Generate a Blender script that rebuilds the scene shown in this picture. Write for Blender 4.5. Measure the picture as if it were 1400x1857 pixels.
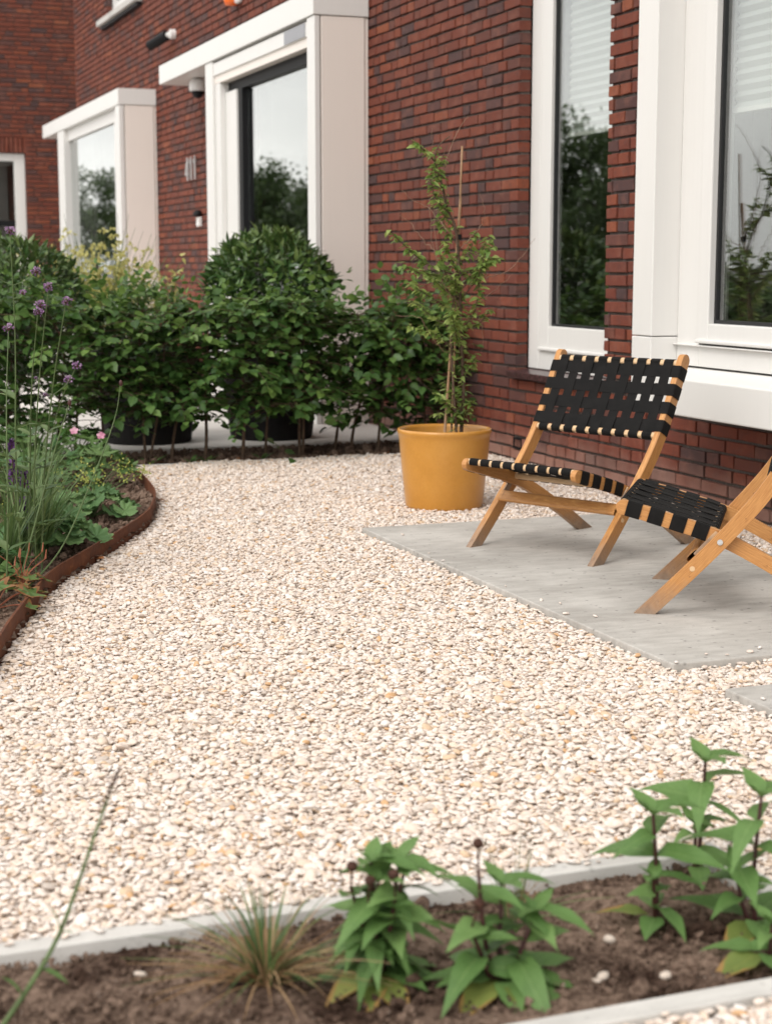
import bpy, bmesh, math, random
import numpy as np
from mathutils import Vector, Matrix, noise as mnoise

# ------------------------------------------------------------------ clear
for o in list(bpy.data.objects):
    bpy.data.objects.remove(o)
scene = bpy.context.scene
COL = scene.collection
R = math.radians
rng = np.random.default_rng(411)
random.seed(411)

# ------------------------------------------------------------------ camera
CAM_H = 1.04
F_PX, CX, CY, HY = 2950.0, 700.0, 928.5, 483.0
PITCH = math.atan((CY - HY) / F_PX)
YAW = math.atan(1125 / math.hypot(F_PX, CY - HY))
cam_d = bpy.data.cameras.new('camera')
cam = bpy.data.objects.new('camera', cam_d)
COL.objects.link(cam)
cam.location = (0, 0, CAM_H)
cam.rotation_euler = (math.pi / 2 - PITCH, 0, -YAW)
cam_d.sensor_fit = 'VERTICAL'
cam_d.sensor_height = 36.0
cam_d.sensor_width = 36.0
cam_d.lens = F_PX / 1857.0 * 36.0
cam_d.clip_start = 0.05
cam_d.clip_end = 2000
cam_d.dof.use_dof = True
cam_d.dof.focus_distance = 4.9
cam_d.dof.aperture_fstop = 4.5
scene.camera = cam

# ------------------------------------------------------------------ sky, sun, exposure
SUN_EL, SUN_AZ = R(48), R(-122)      # azimuth measured from +Y towards +X
world = bpy.data.worlds.new('World')
scene.world = world
world.use_nodes = True
wn, wl = world.node_tree.nodes, world.node_tree.links
wn.clear()
w_out = wn.new('ShaderNodeOutputWorld')
w_bg = wn.new('ShaderNodeBackground')
w_sky = wn.new('ShaderNodeTexSky')
w_sky.sky_type = 'NISHITA'
w_sky.sun_disc = False
w_sky.sun_elevation = SUN_EL
w_sky.sun_rotation = SUN_AZ
w_sky.air_density = 1.0
w_sky.dust_density = 3.0
w_sky.ozone_density = 1.0
w_hs = wn.new('ShaderNodeHueSaturation')
w_hs.inputs['Saturation'].default_value = 0.06
w_tc = wn.new('ShaderNodeTexCoord')
w_no = wn.new('ShaderNodeTexNoise')
w_no.inputs['Scale'].default_value = 3.2
w_no.inputs['Detail'].default_value = 6
w_mp = wn.new('ShaderNodeMapping')
w_mp.inputs['Scale'].default_value = (1, 1, 3.0)
w_cr = wn.new('ShaderNodeValToRGB')
w_cr.color_ramp.elements[0].position = 0.33
w_cr.color_ramp.elements[0].color = (0.76, 0.755, 0.75, 1)
w_cr.color_ramp.elements[1].position = 0.66
w_cr.color_ramp.elements[1].color = (1.11, 1.09, 1.06, 1)
w_mx = wn.new('ShaderNodeMix')
w_mx.data_type = 'RGBA'
w_mx.blend_type = 'MULTIPLY'
w_mx.inputs[0].default_value = 1.0
wl.new(w_sky.outputs[0], w_hs.inputs['Color'])
wl.new(w_tc.outputs['Generated'], w_mp.inputs[0])
wl.new(w_mp.outputs[0], w_no.inputs['Vector'])
wl.new(w_no.outputs['Fac'], w_cr.inputs[0])
# closed overcast layer: an even grey veil over most of the clear-sky gradient
w_ov = wn.new('ShaderNodeMix'); w_ov.data_type = 'RGBA'; w_ov.inputs[0].default_value = 0.65
w_ov.inputs[7].default_value = (7.05, 7.0, 6.9, 1)
wl.new(w_hs.outputs[0], w_ov.inputs[6])
wl.new(w_ov.outputs[2], w_mx.inputs[6])
wl.new(w_cr.outputs[0], w_mx.inputs[7])
wl.new(w_mx.outputs[2], w_bg.inputs['Color'])
w_bg.inputs['Strength'].default_value = 0.15
wl.new(w_bg.outputs[0], w_out.inputs[0])

sun_d = bpy.data.lights.new('sun', 'SUN')
sun = bpy.data.objects.new('sun', sun_d)
COL.objects.link(sun)
sun_d.energy = 0.8
sun_d.angle = R(30)
sun_d.color = (1.0, 0.955, 0.90)
_sd = Vector((math.sin(SUN_AZ) * math.cos(SUN_EL), math.cos(SUN_AZ) * math.cos(SUN_EL), math.sin(SUN_EL)))
sun.rotation_euler = _sd.to_track_quat('Z', 'Y').to_euler()
sun.location = (-6, -4, 12)

vs = scene.view_settings
vs.view_transform = 'Standard'
vs.look = 'None'
vs.exposure = 0.82
vs.gamma = 1.0
vs.use_curve_mapping = False
scene.render.engine = 'CYCLES'
scene.cycles.use_denoising = True
scene.cycles.max_bounces = 7
scene.cycles.diffuse_bounces = 4
scene.cycles.glossy_bounces = 3
scene.cycles.transparent_max_bounces = 12
scene.cycles.transmission_bounces = 4
scene.cycles.caustics_reflective = False
scene.cycles.caustics_refractive = False

# ------------------------------------------------------------------ camera maths (used to rank pieces by the size they show)
_fw = np.array([math.sin(YAW) * math.cos(PITCH), math.cos(YAW) * math.cos(PITCH), -math.sin(PITCH)])
_rt = np.array([math.cos(YAW), -math.sin(YAW), 0.0])
_up = np.cross(_rt, _fw)
def project(P):
    v = np.asarray(P, float) - [0, 0, CAM_H]
    d = v @ _fw
    return CX + F_PX * (v @ _rt) / d, CY - F_PX * (v @ _up) / d, d

# ------------------------------------------------------------------ object helpers
def tag(o, label=None, cat=None, group=None, kind=None):
    if label: o['label'] = label
    if cat: o['category'] = cat
    if group: o['group'] = group
    if kind: o['kind'] = kind
    return o

def empty(name, loc=(0, 0, 0), rz=0.0, parent=None):
    o = bpy.data.objects.new(name, None)
    o.empty_display_size = 0.05
    COL.objects.link(o)
    o.location = loc
    o.rotation_euler = (0, 0, rz)
    if parent: o.parent = parent
    return o

def link_mesh(name, me, mat=None, parent=None, smooth=False):
    if mat is not None and not me.materials:
        me.materials.append(mat)
    o = bpy.data.objects.new(name, me)
    COL.objects.link(o)
    if parent: o.parent = parent
    if smooth:
        me.polygons.foreach_set('use_smooth', [True] * len(me.polygons))
    return o

def np_mesh(name, V, Q, tint=None, uv=None, smooth=False):
    """quads only; tint per vertex, uv per vertex"""
    V = np.asarray(V, np.float32).reshape(-1, 3)
    Q = np.asarray(Q, np.int32).reshape(-1, 4)
    me = bpy.data.meshes.new(name)
    me.vertices.add(len(V)); me.vertices.foreach_set('co', V.ravel())
    me.loops.add(Q.size); me.loops.foreach_set('vertex_index', Q.ravel())
    me.polygons.add(len(Q)); me.polygons.foreach_set('loop_start', np.arange(0, Q.size, 4, dtype=np.int32))
    me.update(calc_edges=True)
    me.polygons.foreach_set('use_smooth', np.full(len(Q), bool(smooth), dtype=bool))
    if tint is not None:
        a = me.attributes.new('tint', 'FLOAT', 'POINT')
        a.data.foreach_set('value', np.asarray(tint, np.float32))
    if uv is not None:
        u = me.uv_layers.new(name='UVMap')
        uv = np.asarray(uv, np.float32).reshape(-1, 2)
        u.data.foreach_set('uv', uv[Q.ravel()].ravel())
    me.validate()
    return me

class MB:
    """collects quads with tint and uv; one build() = one mesh object"""
    def __init__(self): self.V, self.Q, self.T, self.U, self.n = [], [], [], [], 0
    def add(self, V, Q, tint=0.5, uv=None):
        V = np.asarray(V, float).reshape(-1, 3)
        Q = np.asarray(Q, int).reshape(-1, 4)
        self.V.append(V); self.Q.append(Q + self.n); self.n += len(V)
        self.T.append(np.full(len(V), tint) if np.isscalar(tint) else np.asarray(tint, float))
        self.U.append(np.zeros((len(V), 2)) if uv is None else np.asarray(uv, float))
        return self
    def box(self, x0, x1, y0, y1, z0, z1, tint=0.5):
        V = [(x, y, z) for x in (x0, x1) for y in (y0, y1) for z in (z0, z1)]
        Q = [(0, 1, 3, 2), (4, 6, 7, 5), (0, 4, 5, 1), (2, 3, 7, 6), (0, 2, 6, 4), (1, 5, 7, 3)]
        return self.add(V, Q, tint)
    def tube(self, P, r, n=6, tint=0.5, cap=True):
        P = np.asarray(P, float); m = len(P)
        r = np.full(m, r) if np.isscalar(r) else np.asarray(r, float)
        T = np.gradient(P, axis=0); T /= np.linalg.norm(T, axis=1)[:, None] + 1e-12
        ref = np.array([0.31, 0.17, 0.93])
        if abs(T[0] @ ref) > 0.9: ref = np.array([0.9, 0.3, 0.1])
        A = np.cross(T, ref); A /= np.linalg.norm(A, axis=1)[:, None] + 1e-12
        B = np.cross(T, A)
        ang = np.arange(n) * 2 * math.pi / n
        V = P[:, None, :] + r[:, None, None] * (np.cos(ang)[None, :, None] * A[:, None, :] + np.sin(ang)[None, :, None] * B[:, None, :])
        Q = []
        for i in range(m - 1):
            for j in range(n):
                k = (j + 1) % n
                Q.append((i * n + j, i * n + k, (i + 1) * n + k, (i + 1) * n + j))
        L = np.concatenate([[0], np.cumsum(np.linalg.norm(np.diff(P, axis=0), axis=1))])
        uv = np.stack([np.repeat(L, n), np.tile(np.arange(n) / n, m)], 1)
        V = V.reshape(-1, 3)
        if cap and n % 2 == 0:
            for base in (0, (m - 1) * n):
                for j in range(n // 2 - 1):
                    Q.append((base + j, base + j + 1, base + n - 2 - j, base + n - 1 - j))
        return self.add(V, Q, tint, uv)
    def lathe(self, prof, n=32, tint=0.5, c=(0, 0, 0)):
        prof = np.asarray(prof, float); m = len(prof)
        ang = np.arange(n) * 2 * math.pi / n
        V = np.stack([prof[:, None, 0] * np.cos(ang), prof[:, None, 0] * np.sin(ang), np.repeat(prof[:, 1:2], n, 1)], 2).reshape(-1, 3) + np.asarray(c)
        Q = [(i * n + j, i * n + (j + 1) % n, (i + 1) * n + (j + 1) % n, (i + 1) * n + j) for i in range(m - 1) for j in range(n)]
        return self.add(V, Q, tint)
    def ribbon(self, P, W, N, half, th, tint=0.5):
        """flat strap: path P, width dir W, normal N per point"""
        P, W, N = (np.asarray(a, float) for a in (P, W, N)); m = len(P)
        c = [P - W * half + N * th, P + W * half + N * th, P + W * half, P - W * half]
        V = np.stack(c, 1).reshape(-1, 3)
        Q = [(i * 4 + j, i * 4 + (j + 1) % 4, (i + 1) * 4 + (j + 1) % 4, (i + 1) * 4 + j) for i in range(m - 1) for j in range(4)]
        Q += [(0, 1, 2, 3), ((m - 1) * 4, (m - 1) * 4 + 1, (m - 1) * 4 + 2, (m - 1) * 4 + 3)]
        L = np.concatenate([[0], np.cumsum(np.linalg.norm(np.diff(P, axis=0), axis=1))])
        uv = np.stack([np.repeat(L, 4), np.tile([0, 1, 1, 0], m)], 1)
        return self.add(V, Q, tint, uv)
    def build(self, name, mat, parent=None, smooth=False, bevel=0.0, kind=None):
        me = np_mesh(name, np.concatenate(self.V), np.concatenate(self.Q), np.concatenate(self.T), np.concatenate(self.U), smooth)
        o = link_mesh(name, me, mat, parent)
        if bevel:
            b = o.modifiers.new('bevel', 'BEVEL'); b.width = bevel; b.segments = 2; b.limit_method = 'ANGLE'; b.angle_limit = R(40)
        if kind: o['kind'] = kind
        return o

# leaf templates: (verts x along 0..1, y across -1..1 times half width, z), quads, uv
def leaf_template(ts, ws, fold=0.25, droop=0.25, wave=0.0):
    V, U, Q = [], [], []
    for i, (t, w) in enumerate(zip(ts, ws)):
        zc = -droop * t * t
        for j, s in enumerate((-1, 0, 1)):
            V.append((t * (1 - 0.12 * droop * t), s * w, zc + abs(s) * w * fold + wave * w * math.sin(9 * t + s)))
            U.append((t, 0.5 + 0.5 * s))
    for i in range(len(ts) - 1):
        for j in range(2):
            Q.append((i * 3 + j, i * 3 + j + 1, i * 3 + j + 4, i * 3 + j + 3))
    return np.array(V), np.array(Q), np.array(U)

T_OVATE = leaf_template([0, .10, .32, .58, .82, 1], [.012, .17, .30, .28, .15, .004], .22, .18)
T_BEECH = leaf_template([0, .22, .55, .85, 1], [.02, .29, .33, .14, .01], .22, .22, .06)
T_LAUREL = leaf_template([0, .25, .6, 1], [.015, .14, .13, .004], .30, .22)
T_SMALL = leaf_template([0, .35, .7, 1], [.02, .24, .18, .01], .28, .35)
T_HELI = leaf_template([0, .06, .2, .38, .58, .78, .92, 1], [.012, .06, .165, .20, .175, .10, .04, .004], .30, .60, .10)
T_HELI_FLAT = leaf_template([0, .06, .2, .38, .58, .78, .92, 1], [.012, .06, .17, .21, .18, .10, .04, .004], .22, .25, .14)

def norm(a):
    a = np.asarray(a, float)
    return a / (np.linalg.norm(a, axis=-1, keepdims=True) + 1e-12)

def add_leaves(mb, tmpl, P, D, N, S, tint):
    """many leaves at once"""
    P, D, N = np.asarray(P, float), norm(D), np.asarray(N, float)
    S, tint = np.asarray(S, float), np.asarray(tint, float)
    Yv = norm(np.cross(N, D)); Zv = np.cross(D, Yv)
    TV, TQ, TU = tmpl
    k, n = len(TV), len(P)
    V = P[:, None, :] + S[:, None, None] * (TV[None, :, 0:1] * D[:, None, :] + TV[None, :, 1:2] * Yv[:, None, :] + TV[None, :, 2:3] * Zv[:, None, :])
    Q = TQ[None, :, :] + (np.arange(n) * k)[:, None, None]
    mb.add(V.reshape(-1, 3), Q.reshape(-1, 4), np.repeat(tint, k), np.tile(TU, (n, 1)))

def catmull(pts, n=8):
    pts = [np.asarray(p, float) for p in pts]
    ext = [2 * pts[0] - pts[1]] + pts + [2 * pts[-1] - pts[-2]]
    out = []
    for i in range(1, len(ext) - 2):
        p0, p1, p2, p3 = ext[i - 1:i + 3]
        for k in range(n):
            t = k / n
            out.append(0.5 * ((2 * p1) + (-p0 + p2) * t + (2 * p0 - 5 * p1 + 4 * p2 - p3) * t * t + (-p0 + 3 * p1 - 3 * p2 + p3) * t ** 3))
    out.append(pts[-1])
    return np.array(out)

# ------------------------------------------------------------------ materials
class NT:
    def __init__(self, name):
        self.m = bpy.data.materials.new(name); self.m.use_nodes = True
        self.t = self.m.node_tree; self.t.nodes.clear()
        self.out = self.t.nodes.new('ShaderNodeOutputMaterial')
    def n(self, typ, **kw):
        x = self.t.nodes.new(typ)
        for k, v in kw.items():
            if hasattr(x, k): setattr(x, k, v)
        return x
    def set(self, sock, v):
        if isinstance(v, bpy.types.NodeSocket): self.t.links.new(v, sock)
        else:
            if isinstance(v, tuple) and len(v) == 3 and sock.type == 'RGBA': v = v + (1,)
            sock.default_value = v
    def coord(self, kind='Object'): return self.n('ShaderNodeTexCoord').outputs[kind]
    def mapping(self, vec, scale=(1, 1, 1), rot=(0, 0, 0)):
        x = self.n('ShaderNodeMapping'); self.set(x.inputs['Vector'], vec)
        x.inputs['Scale'].default_value = scale; x.inputs['Rotation'].default_value = rot
        return x.outputs[0]
    def noise(self, vec, scale=5, detail=4, rough=0.55, dist=0.0):
        x = self.n('ShaderNodeTexNoise'); self.set(x.inputs['Vector'], vec)
        x.inputs['Scale'].default_value = scale; x.inputs['Detail'].default_value = detail
        x.inputs['Roughness'].default_value = rough; x.inputs['Distortion'].default_value = dist
        return x.outputs['Fac']
    def voronoi(self, vec, scale=5, feature='F1', out='Distance'):
        x = self.n('ShaderNodeTexVoronoi', feature=feature); self.set(x.inputs['Vector'], vec)
        x.inputs['Scale'].default_value = scale
        return x.outputs[out]
    def ramp(self, fac, stops, interp='LINEAR'):
        x = self.n('ShaderNodeValToRGB'); self.set(x.inputs[0], fac)
        cr = x.color_ramp; cr.interpolation = interp
        while len(cr.elements) < len(stops): cr.elements.new(0.5)
        for e, (p, c) in zip(cr.elements, stops):
            e.position = p; e.color = (c + (1,)) if isinstance(c, tuple) else (c, c, c, 1)
        return x.outputs[0]
    def mix(self, fac, a, b, blend='MIX'):
        x = self.n('ShaderNodeMix', data_type='RGBA', blend_type=blend)
        self.set(x.inputs[0], fac); self.set(x.inputs[6], a); self.set(x.inputs[7], b)
        return x.outputs[2]
    def math(self, op, a, b=0.0, clamp=False):
        x = self.n('ShaderNodeMath', operation=op, use_clamp=clamp)
        self.set(x.inputs[0], a); self.set(x.inputs[1], b)
        return x.outputs[0]
    def attr(self, name='tint', typ='GEOMETRY'):
        x = self.n('ShaderNodeAttribute', attribute_name=name, attribute_type=typ)
        return x.outputs['Fac']
    def bump(self, height, strength=0.3, dist=0.01):
        x = self.n('ShaderNodeBump'); self.set(x.inputs['Height'], height)
        x.inputs['Strength'].default_value = strength; x.inputs['Distance'].default_value = dist
        return x.outputs[0]
    def principled(self, color, rough=0.6, normal=None, spec=0.5, metallic=0.0, coat=0.0):
        x = self.n('ShaderNodeBsdfPrincipled')
        self.set(x.inputs['Base Color'], color); self.set(x.inputs['Roughness'], rough)
        self.set(x.inputs['Metallic'], metallic)
        x.inputs['Specular IOR Level'].default_value = spec
        x.inputs['Coat Weight'].default_value = coat
        x.inputs['Coat Roughness'].default_value = 0.12
        if normal is not None: self.set(x.inputs['Normal'], normal)
        return x.outputs[0]
    def done(self, sh):
        self.t.links.new(sh, self.out.inputs['Surface']); return self.m

def simple(name, color, rough=0.5, metallic=0.0, spec=0.5, nscale=0, nstr=0.1, var=0.0, coat=0.0):
    t = NT(name); c = t.coord()
    col = color; nrm = None
    if nscale:
        nz = t.noise(c, nscale, 5)
        nrm = t.bump(nz, nstr, 0.004)
        if var:
            dark = tuple(max(0, k * (1 - var)) for k in color)
            lite = tuple(min(1, k * (1 + var)) for k in color)
            col = t.ramp(nz, [(0.3, dark), (0.7, lite)])
    return t.done(t.principled(col, rough, nrm, spec, metallic, coat))

BRICK_STOPS = [(0.0, (0.070, 0.041, 0.040)), (0.14, (0.094, 0.043, 0.037)), (0.26, (0.122, 0.041, 0.029)), (0.45, (0.148, 0.041, 0.026)), (0.66, (0.170, 0.046, 0.027)), (0.85, (0.198, 0.055, 0.029)), (1.0, (0.235, 0.072, 0.036))]
def brick_material(name, per_object):
    t = NT(name)
    geo = t.n('ShaderNodeNewGeometry').outputs['Position']
    if per_object:
        oi = t.n('ShaderNodeObjectInfo'); sep = t.n('ShaderNodeSeparateColor')
        t.set(sep.inputs[0], oi.outputs['Color']); tint = sep.outputs[0]
    else:
        tint = t.attr()
    base = t.ramp(tint, BRICK_STOPS)
    n1 = t.noise(geo, 30, 5, 0.65)
    n2 = t.noise(geo, 9, 3)
    n3 = t.noise(geo, 210, 3, 0.6)
    col = t.mix(t.math('MULTIPLY', t.ramp(n1, [(0.48, 0.0), (0.68, 1.0)]), 0.55), base, (0.095, 0.040, 0.034))
    col = t.mix(t.math('MULTIPLY', t.ramp(n2, [(0.52, 0.0), (0.75, 1.0)]), 0.35), col, (0.30, 0.125, 0.085))
    big = t.noise(t.mapping(geo, (1, 1, .45)), 1.4, 4)
    col = t.mix(t.math('MULTIPLY', t.ramp(big, [(0.45, 0.0), (0.75, 1.0)]), 0.30), col, (0.110, 0.042, 0.030))
    salt = t.math('MULTIPLY', t.ramp(t.noise(geo, 2.3, 6, .7), [(0.56, 0.0), (0.76, 1.0)]), t.ramp(n1, [(.4, 0.0), (.7, .28)]))
    col = t.mix(salt, col, (0.30, 0.20, 0.17))
    # splash of dust on the lowest courses
    sx = t.n('ShaderNodeSeparateXYZ'); t.set(sx.inputs[0], geo)
    low = t.math('ADD', sx.outputs[2], t.math('MULTIPLY', t.noise(geo, 6, 4), 0.22))
    dust = t.ramp(low, [(0.12, 0.75), (0.30, 0.0)])
    col = t.mix(dust, col, t.mix(n1, (0.36, 0.21, 0.165), (0.27, 0.17, 0.14)))
    h = t.math('ADD', t.math('MULTIPLY', n1, 0.7), t.math('MULTIPLY', n3, 0.5))
    return t.done(t.principled(col, 0.82, t.bump(h, 0.55, 0.006), 0.25))
M_BRICK_OBJ = brick_material('brick_object', True)
M_BRICK = brick_material('brick_field', False)

def m_mortar():
    t = NT('mortar'); g = t.n('ShaderNodeNewGeometry').outputs['Position']
    n = t.noise(g, 90, 5, 0.7)
    col = t.ramp(n, [(0.3, (0.075, 0.062, 0.056)), (0.7, (0.16, 0.135, 0.122))])
    return t.done(t.principled(col, 0.95, t.bump(n, 0.6, 0.006), 0.1))
M_MORTAR = m_mortar()

def m_paint(name, col, rough=0.38):
    t = NT(name); c = t.n('ShaderNodeNewGeometry').outputs['Position']
    n = t.noise(c, 3.5, 5, 0.6); f = t.noise(t.mapping(c, (30, 30, 1.2)), 2.0, 3)
    d = t.math('MULTIPLY', t.ramp(t.math('MULTIPLY', n, f), [(0.22, 0.0), (0.42, 1.0)]), 0.14)
    colr = t.mix(d, col, tuple(k * 0.86 for k in col))
    return t.done(t.principled(colr, rough, t.bump(t.noise(c, 260, 2), 0.04, 0.002), 0.45))
M_WHITE = m_paint('white_paint', (0.70, 0.688, 0.665))
M_SHADED_WHITE = m_paint('shaded_white_paint', (0.78, 0.712, 0.655), 0.42)  # white paint with shade and warm bounce light put into its colour
M_BLACKF = simple('black_rubber', (0.012, 0.012, 0.013), 0.5)
M_DARKSILL = simple('glazed_sill', (0.060, 0.030, 0.030), 0.25, 0, 0.5, 40, 0.15, 0.25)
M_GREYMET = simple('grey_metal', (0.30, 0.30, 0.32), 0.35, 0.7, 0.5, 60, 0.05, 0.1)
M_SILVER = simple('brushed_silver', (0.62, 0.62, 0.62), 0.4, 0.6, 0.5, 80, 0.05, 0.1)
M_WPLAST = simple('white_plastic', (0.76, 0.75, 0.73), 0.35)
M_BPLAST = simple('black_plastic', (0.008, 0.008, 0.009), 0.55, 0, 0.2)
M_ORANGE = simple('orange_plastic', (0.80, 0.15, 0.02), 0.35)
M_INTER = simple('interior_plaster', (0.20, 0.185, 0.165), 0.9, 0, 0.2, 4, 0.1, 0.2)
M_PLANTER = simple('black_planter', (0.009, 0.008, 0.008), 0.7, 0, 0.2, 30, 0.15, 0.2)
M_CORTEN = None

def m_glass():
    t = NT('window_glass')
    gm = t.n('ShaderNodeNewGeometry'); dt = t.n('ShaderNodeVectorMath', operation='DOT_PRODUCT')
    t.set(dt.inputs[0], gm.outputs['Normal']); t.set(dt.inputs[1], gm.outputs['Incoming'])
    k = t.math('SUBTRACT', 1.0, t.math('ABSOLUTE', dt.outputs['Value']), True)
    fr = t.math('ADD', t.math('MULTIPLY', t.math('POWER', k, 2.8), 0.90), 0.11, True)
    tr = t.n('ShaderNodeBsdfTransparent'); tr.inputs['Color'].default_value = (0.90, 0.92, 0.905, 1)
    gl = t.n('ShaderNodeBsdfGlossy'); gl.inputs['Roughness'].default_value = 0.0
    gl.inputs['Color'].default_value = (0.93, 0.95, 0.95, 1)
    mx = t.n('ShaderNodeMixShader'); t.set(mx.inputs[0], fr)
    t.t.links.new(tr.outputs[0], mx.inputs[1]); t.t.links.new(gl.outputs[0], mx.inputs[2])
    return t.done(mx.outputs[0])
M_GLASS = m_glass()

def m_blind():
    t = NT('blind_fabric')
    d = t.n('ShaderNodeBsdfDiffuse'); d.inputs['Color'].default_value = (0.78, 0.80, 0.78, 1)
    l = t.n('ShaderNodeBsdfTranslucent'); l.inputs['Color'].default_value = (0.78, 0.80, 0.78, 1)
    mx = t.n('ShaderNodeMixShader'); mx.inputs[0].default_value = 0.4
    t.t.links.new(d.outputs[0], mx.inputs[1]); t.t.links.new(l.outputs[0], mx.inputs[2])
    return t.done(mx.outputs[0])
M_BLIND = m_blind()

def m_pebble():
    t = NT('pebble_stone')
    r = t.n('ShaderNodeObjectInfo').outputs['Random']
    col = t.ramp(r, [(0.0, (0.728, 0.649, 0.590)), (0.18, (0.691, 0.590, 0.512)), (0.34, (0.773, 0.722, 0.689)), (0.50, (0.674, 0.549, 0.450)),
                     (0.62, (0.728, 0.640, 0.577)), (0.76, (0.654, 0.558, 0.498)), (0.86, (0.765, 0.681, 0.619)), (0.93, (0.600, 0.438, 0.300)), (0.965, (0.473, 0.412, 0.366)), (0.985, (0.546, 0.329, 0.169))], 'CONSTANT')
    c = t.coord()
    off = t.n('ShaderNodeVectorMath', operation='ADD'); t.set(off.inputs[0], c)
    comb = t.n('ShaderNodeCombineXYZ'); t.set(comb.inputs[0], t.math('MULTIPLY', r, 37.0)); t.set(off.inputs[1], comb.outputs[0])
    n = t.noise(off.outputs[0], 2.2, 4, 0.6)
    col = t.mix(t.ramp(n, [(0.42, 0.0), (0.72, 0.55)]), col, (0.52, 0.40, 0.28))
    return t.done(t.principled(col, 0.72, t.bump(t.noise(c, 9, 3), 0.15, 0.05), 0.3))
M_PEBBLE = m_pebble()

def m_concrete(name, a, b, pits=1.0):
    t = NT(name); c = t.n('ShaderNodeNewGeometry').outputs['Position']
    n = t.noise(c, 2.2, 6, 0.62); n2 = t.noise(t.mapping(c, (9, 30, 9), (0, 0, 0.35)), 1.0, 4)
    col = t.ramp(t.math('ADD', t.math('MULTIPLY', n, 0.65), t.math('MULTIPLY', n2, 0.35)), [(0.40, a), (0.60, b)])
    v = t.voronoi(t.mapping(c, (1, 1.0, 1)), 31)
    gate = t.ramp(t.noise(c, 17, 3), [(0.47, 0.0), (0.58, 1.0)])
    p = t.math('MULTIPLY', t.ramp(v, [(0.12, 1.0), (0.23, 0.0)]), gate)
    p = t.math('MULTIPLY', p, 0.55 * pits)
    v2 = t.math('MULTIPLY', t.ramp(t.voronoi(c, 95), [(0.10, 1.0), (0.20, 0.0)]), 0.35 * pits)
    col = t.mix(p, col, (0.085, 0.080, 0.076)); col = t.mix(v2, col, (0.17, 0.16, 0.15))
    fine = t.noise(c, 150, 3, 0.7)
    h = t.math('SUBTRACT', t.math('MULTIPLY', fine, 0.3), t.math('ADD', p, v2))
    return t.done(t.principled(col, 0.8, t.bump(h, 0.4, 0.004), 0.3))
M_SLAB = m_concrete('slab_concrete', (0.345, 0.325, 0.298), (0.50, 0.478, 0.445))
M_KERB = m_concrete('kerb_concrete', (0.44, 0.425, 0.40), (0.57, 0.55, 0.52), 0.6)
M_PAVE = m_concrete('paving_concrete', (0.58, 0.545, 0.51), (0.70, 0.665, 0.63), 0.2)

def m_soil():
    t = NT('garden_soil'); c = t.n('ShaderNodeNewGeometry').outputs['Position']
    n = t.noise(c, 5.5, 5, 0.6); f = t.noise(c, 70, 5, 0.7)
    dry = t.ramp(t.math('ADD', t.math('MULTIPLY', n, 0.8), t.math('MULTIPLY', f, 0.28)), [(0.44, 0.0), (0.60, 1.0)])
    col = t.mix(dry, t.ramp(f, [(0.3, (0.026, 0.0155, 0.0115)), (0.7, (0.100, 0.060, 0.043))]), t.ramp(f, [(0.3, (0.145, 0.097, 0.072)), (0.7, (0.29, 0.205, 0.155))]))
    sp = t.ramp(t.voronoi(c, 120), [(0.10, 1.0), (0.15, 0.0)])
    sp = t.math('MULTIPLY', sp, t.ramp(t.noise(c, 33, 2), [(0.56, 0.0), (0.62, 1.0)]))
    col = t.mix(sp, col, (0.55, 0.48, 0.42))
    return t.done(t.principled(col, 0.95, t.bump(f, 0.9, 0.012), 0.1))
M_SOIL = m_soil()
M_SOIL_DARK = simple('dark_humus', (0.022, 0.014, 0.010), 0.95, 0, 0.1, 60, 0.8, 0.5)

def m_corten():
    t = NT('corten_steel'); c = t.n('ShaderNodeNewGeometry').outputs['Position']
    n = t.noise(c, 7, 6, 0.65); f = t.noise(c, 60, 4)
    col = t.ramp(t.math('ADD', t.math('MULTIPLY', n, 0.6), t.math('MULTIPLY', f, 0.4)), [(0.3, (0.055, 0.020, 0.012)), (0.55, (0.125, 0.040, 0.016)), (0.75, (0.24, 0.085, 0.028))])
    return t.done(t.principled(col, 0.8, t.bump(f, 0.3, 0.003), 0.3))
M_CORTEN = m_corten()

def m_glaze():
    t = NT('yellow_glaze'); c = t.coord()
    n = t.noise(c, 7, 5, 0.6); f = t.noise(c, 95, 3, 0.6)
    col = t.ramp(t.math('ADD', t.math('MULTIPLY', n, 0.7), t.math('MULTIPLY', f, 0.3)), [(0.3, (0.46, 0.205, 0.030)), (0.5, (0.52, 0.240, 0.040)), (0.72, (0.565, 0.275, 0.055))])
    chip = t.ramp(t.math('ADD', t.noise(c, 38, 4, 0.7), 0.0), [(0.70, 0.0), (0.73, 1.0)])
    sx = t.n('ShaderNodeSeparateXYZ'); t.set(sx.inputs[0], c)
    lowm = t.ramp(t.math('ADD', sx.outputs[2], t.math('MULTIPLY', t.noise(c, 30, 3), 0.03)), [(0.018, 1.0), (0.030, 0.0)])
    col = t.mix(t.math('MULTIPLY', lowm, chip), col, (0.25, 0.07, 0.03))
    return t.done(t.principled(col, 0.33, t.bump(t.math('ADD', f, n), 0.10, 0.004), 0.5, 0, 0.25))
M_GLAZE = m_glaze()

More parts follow.
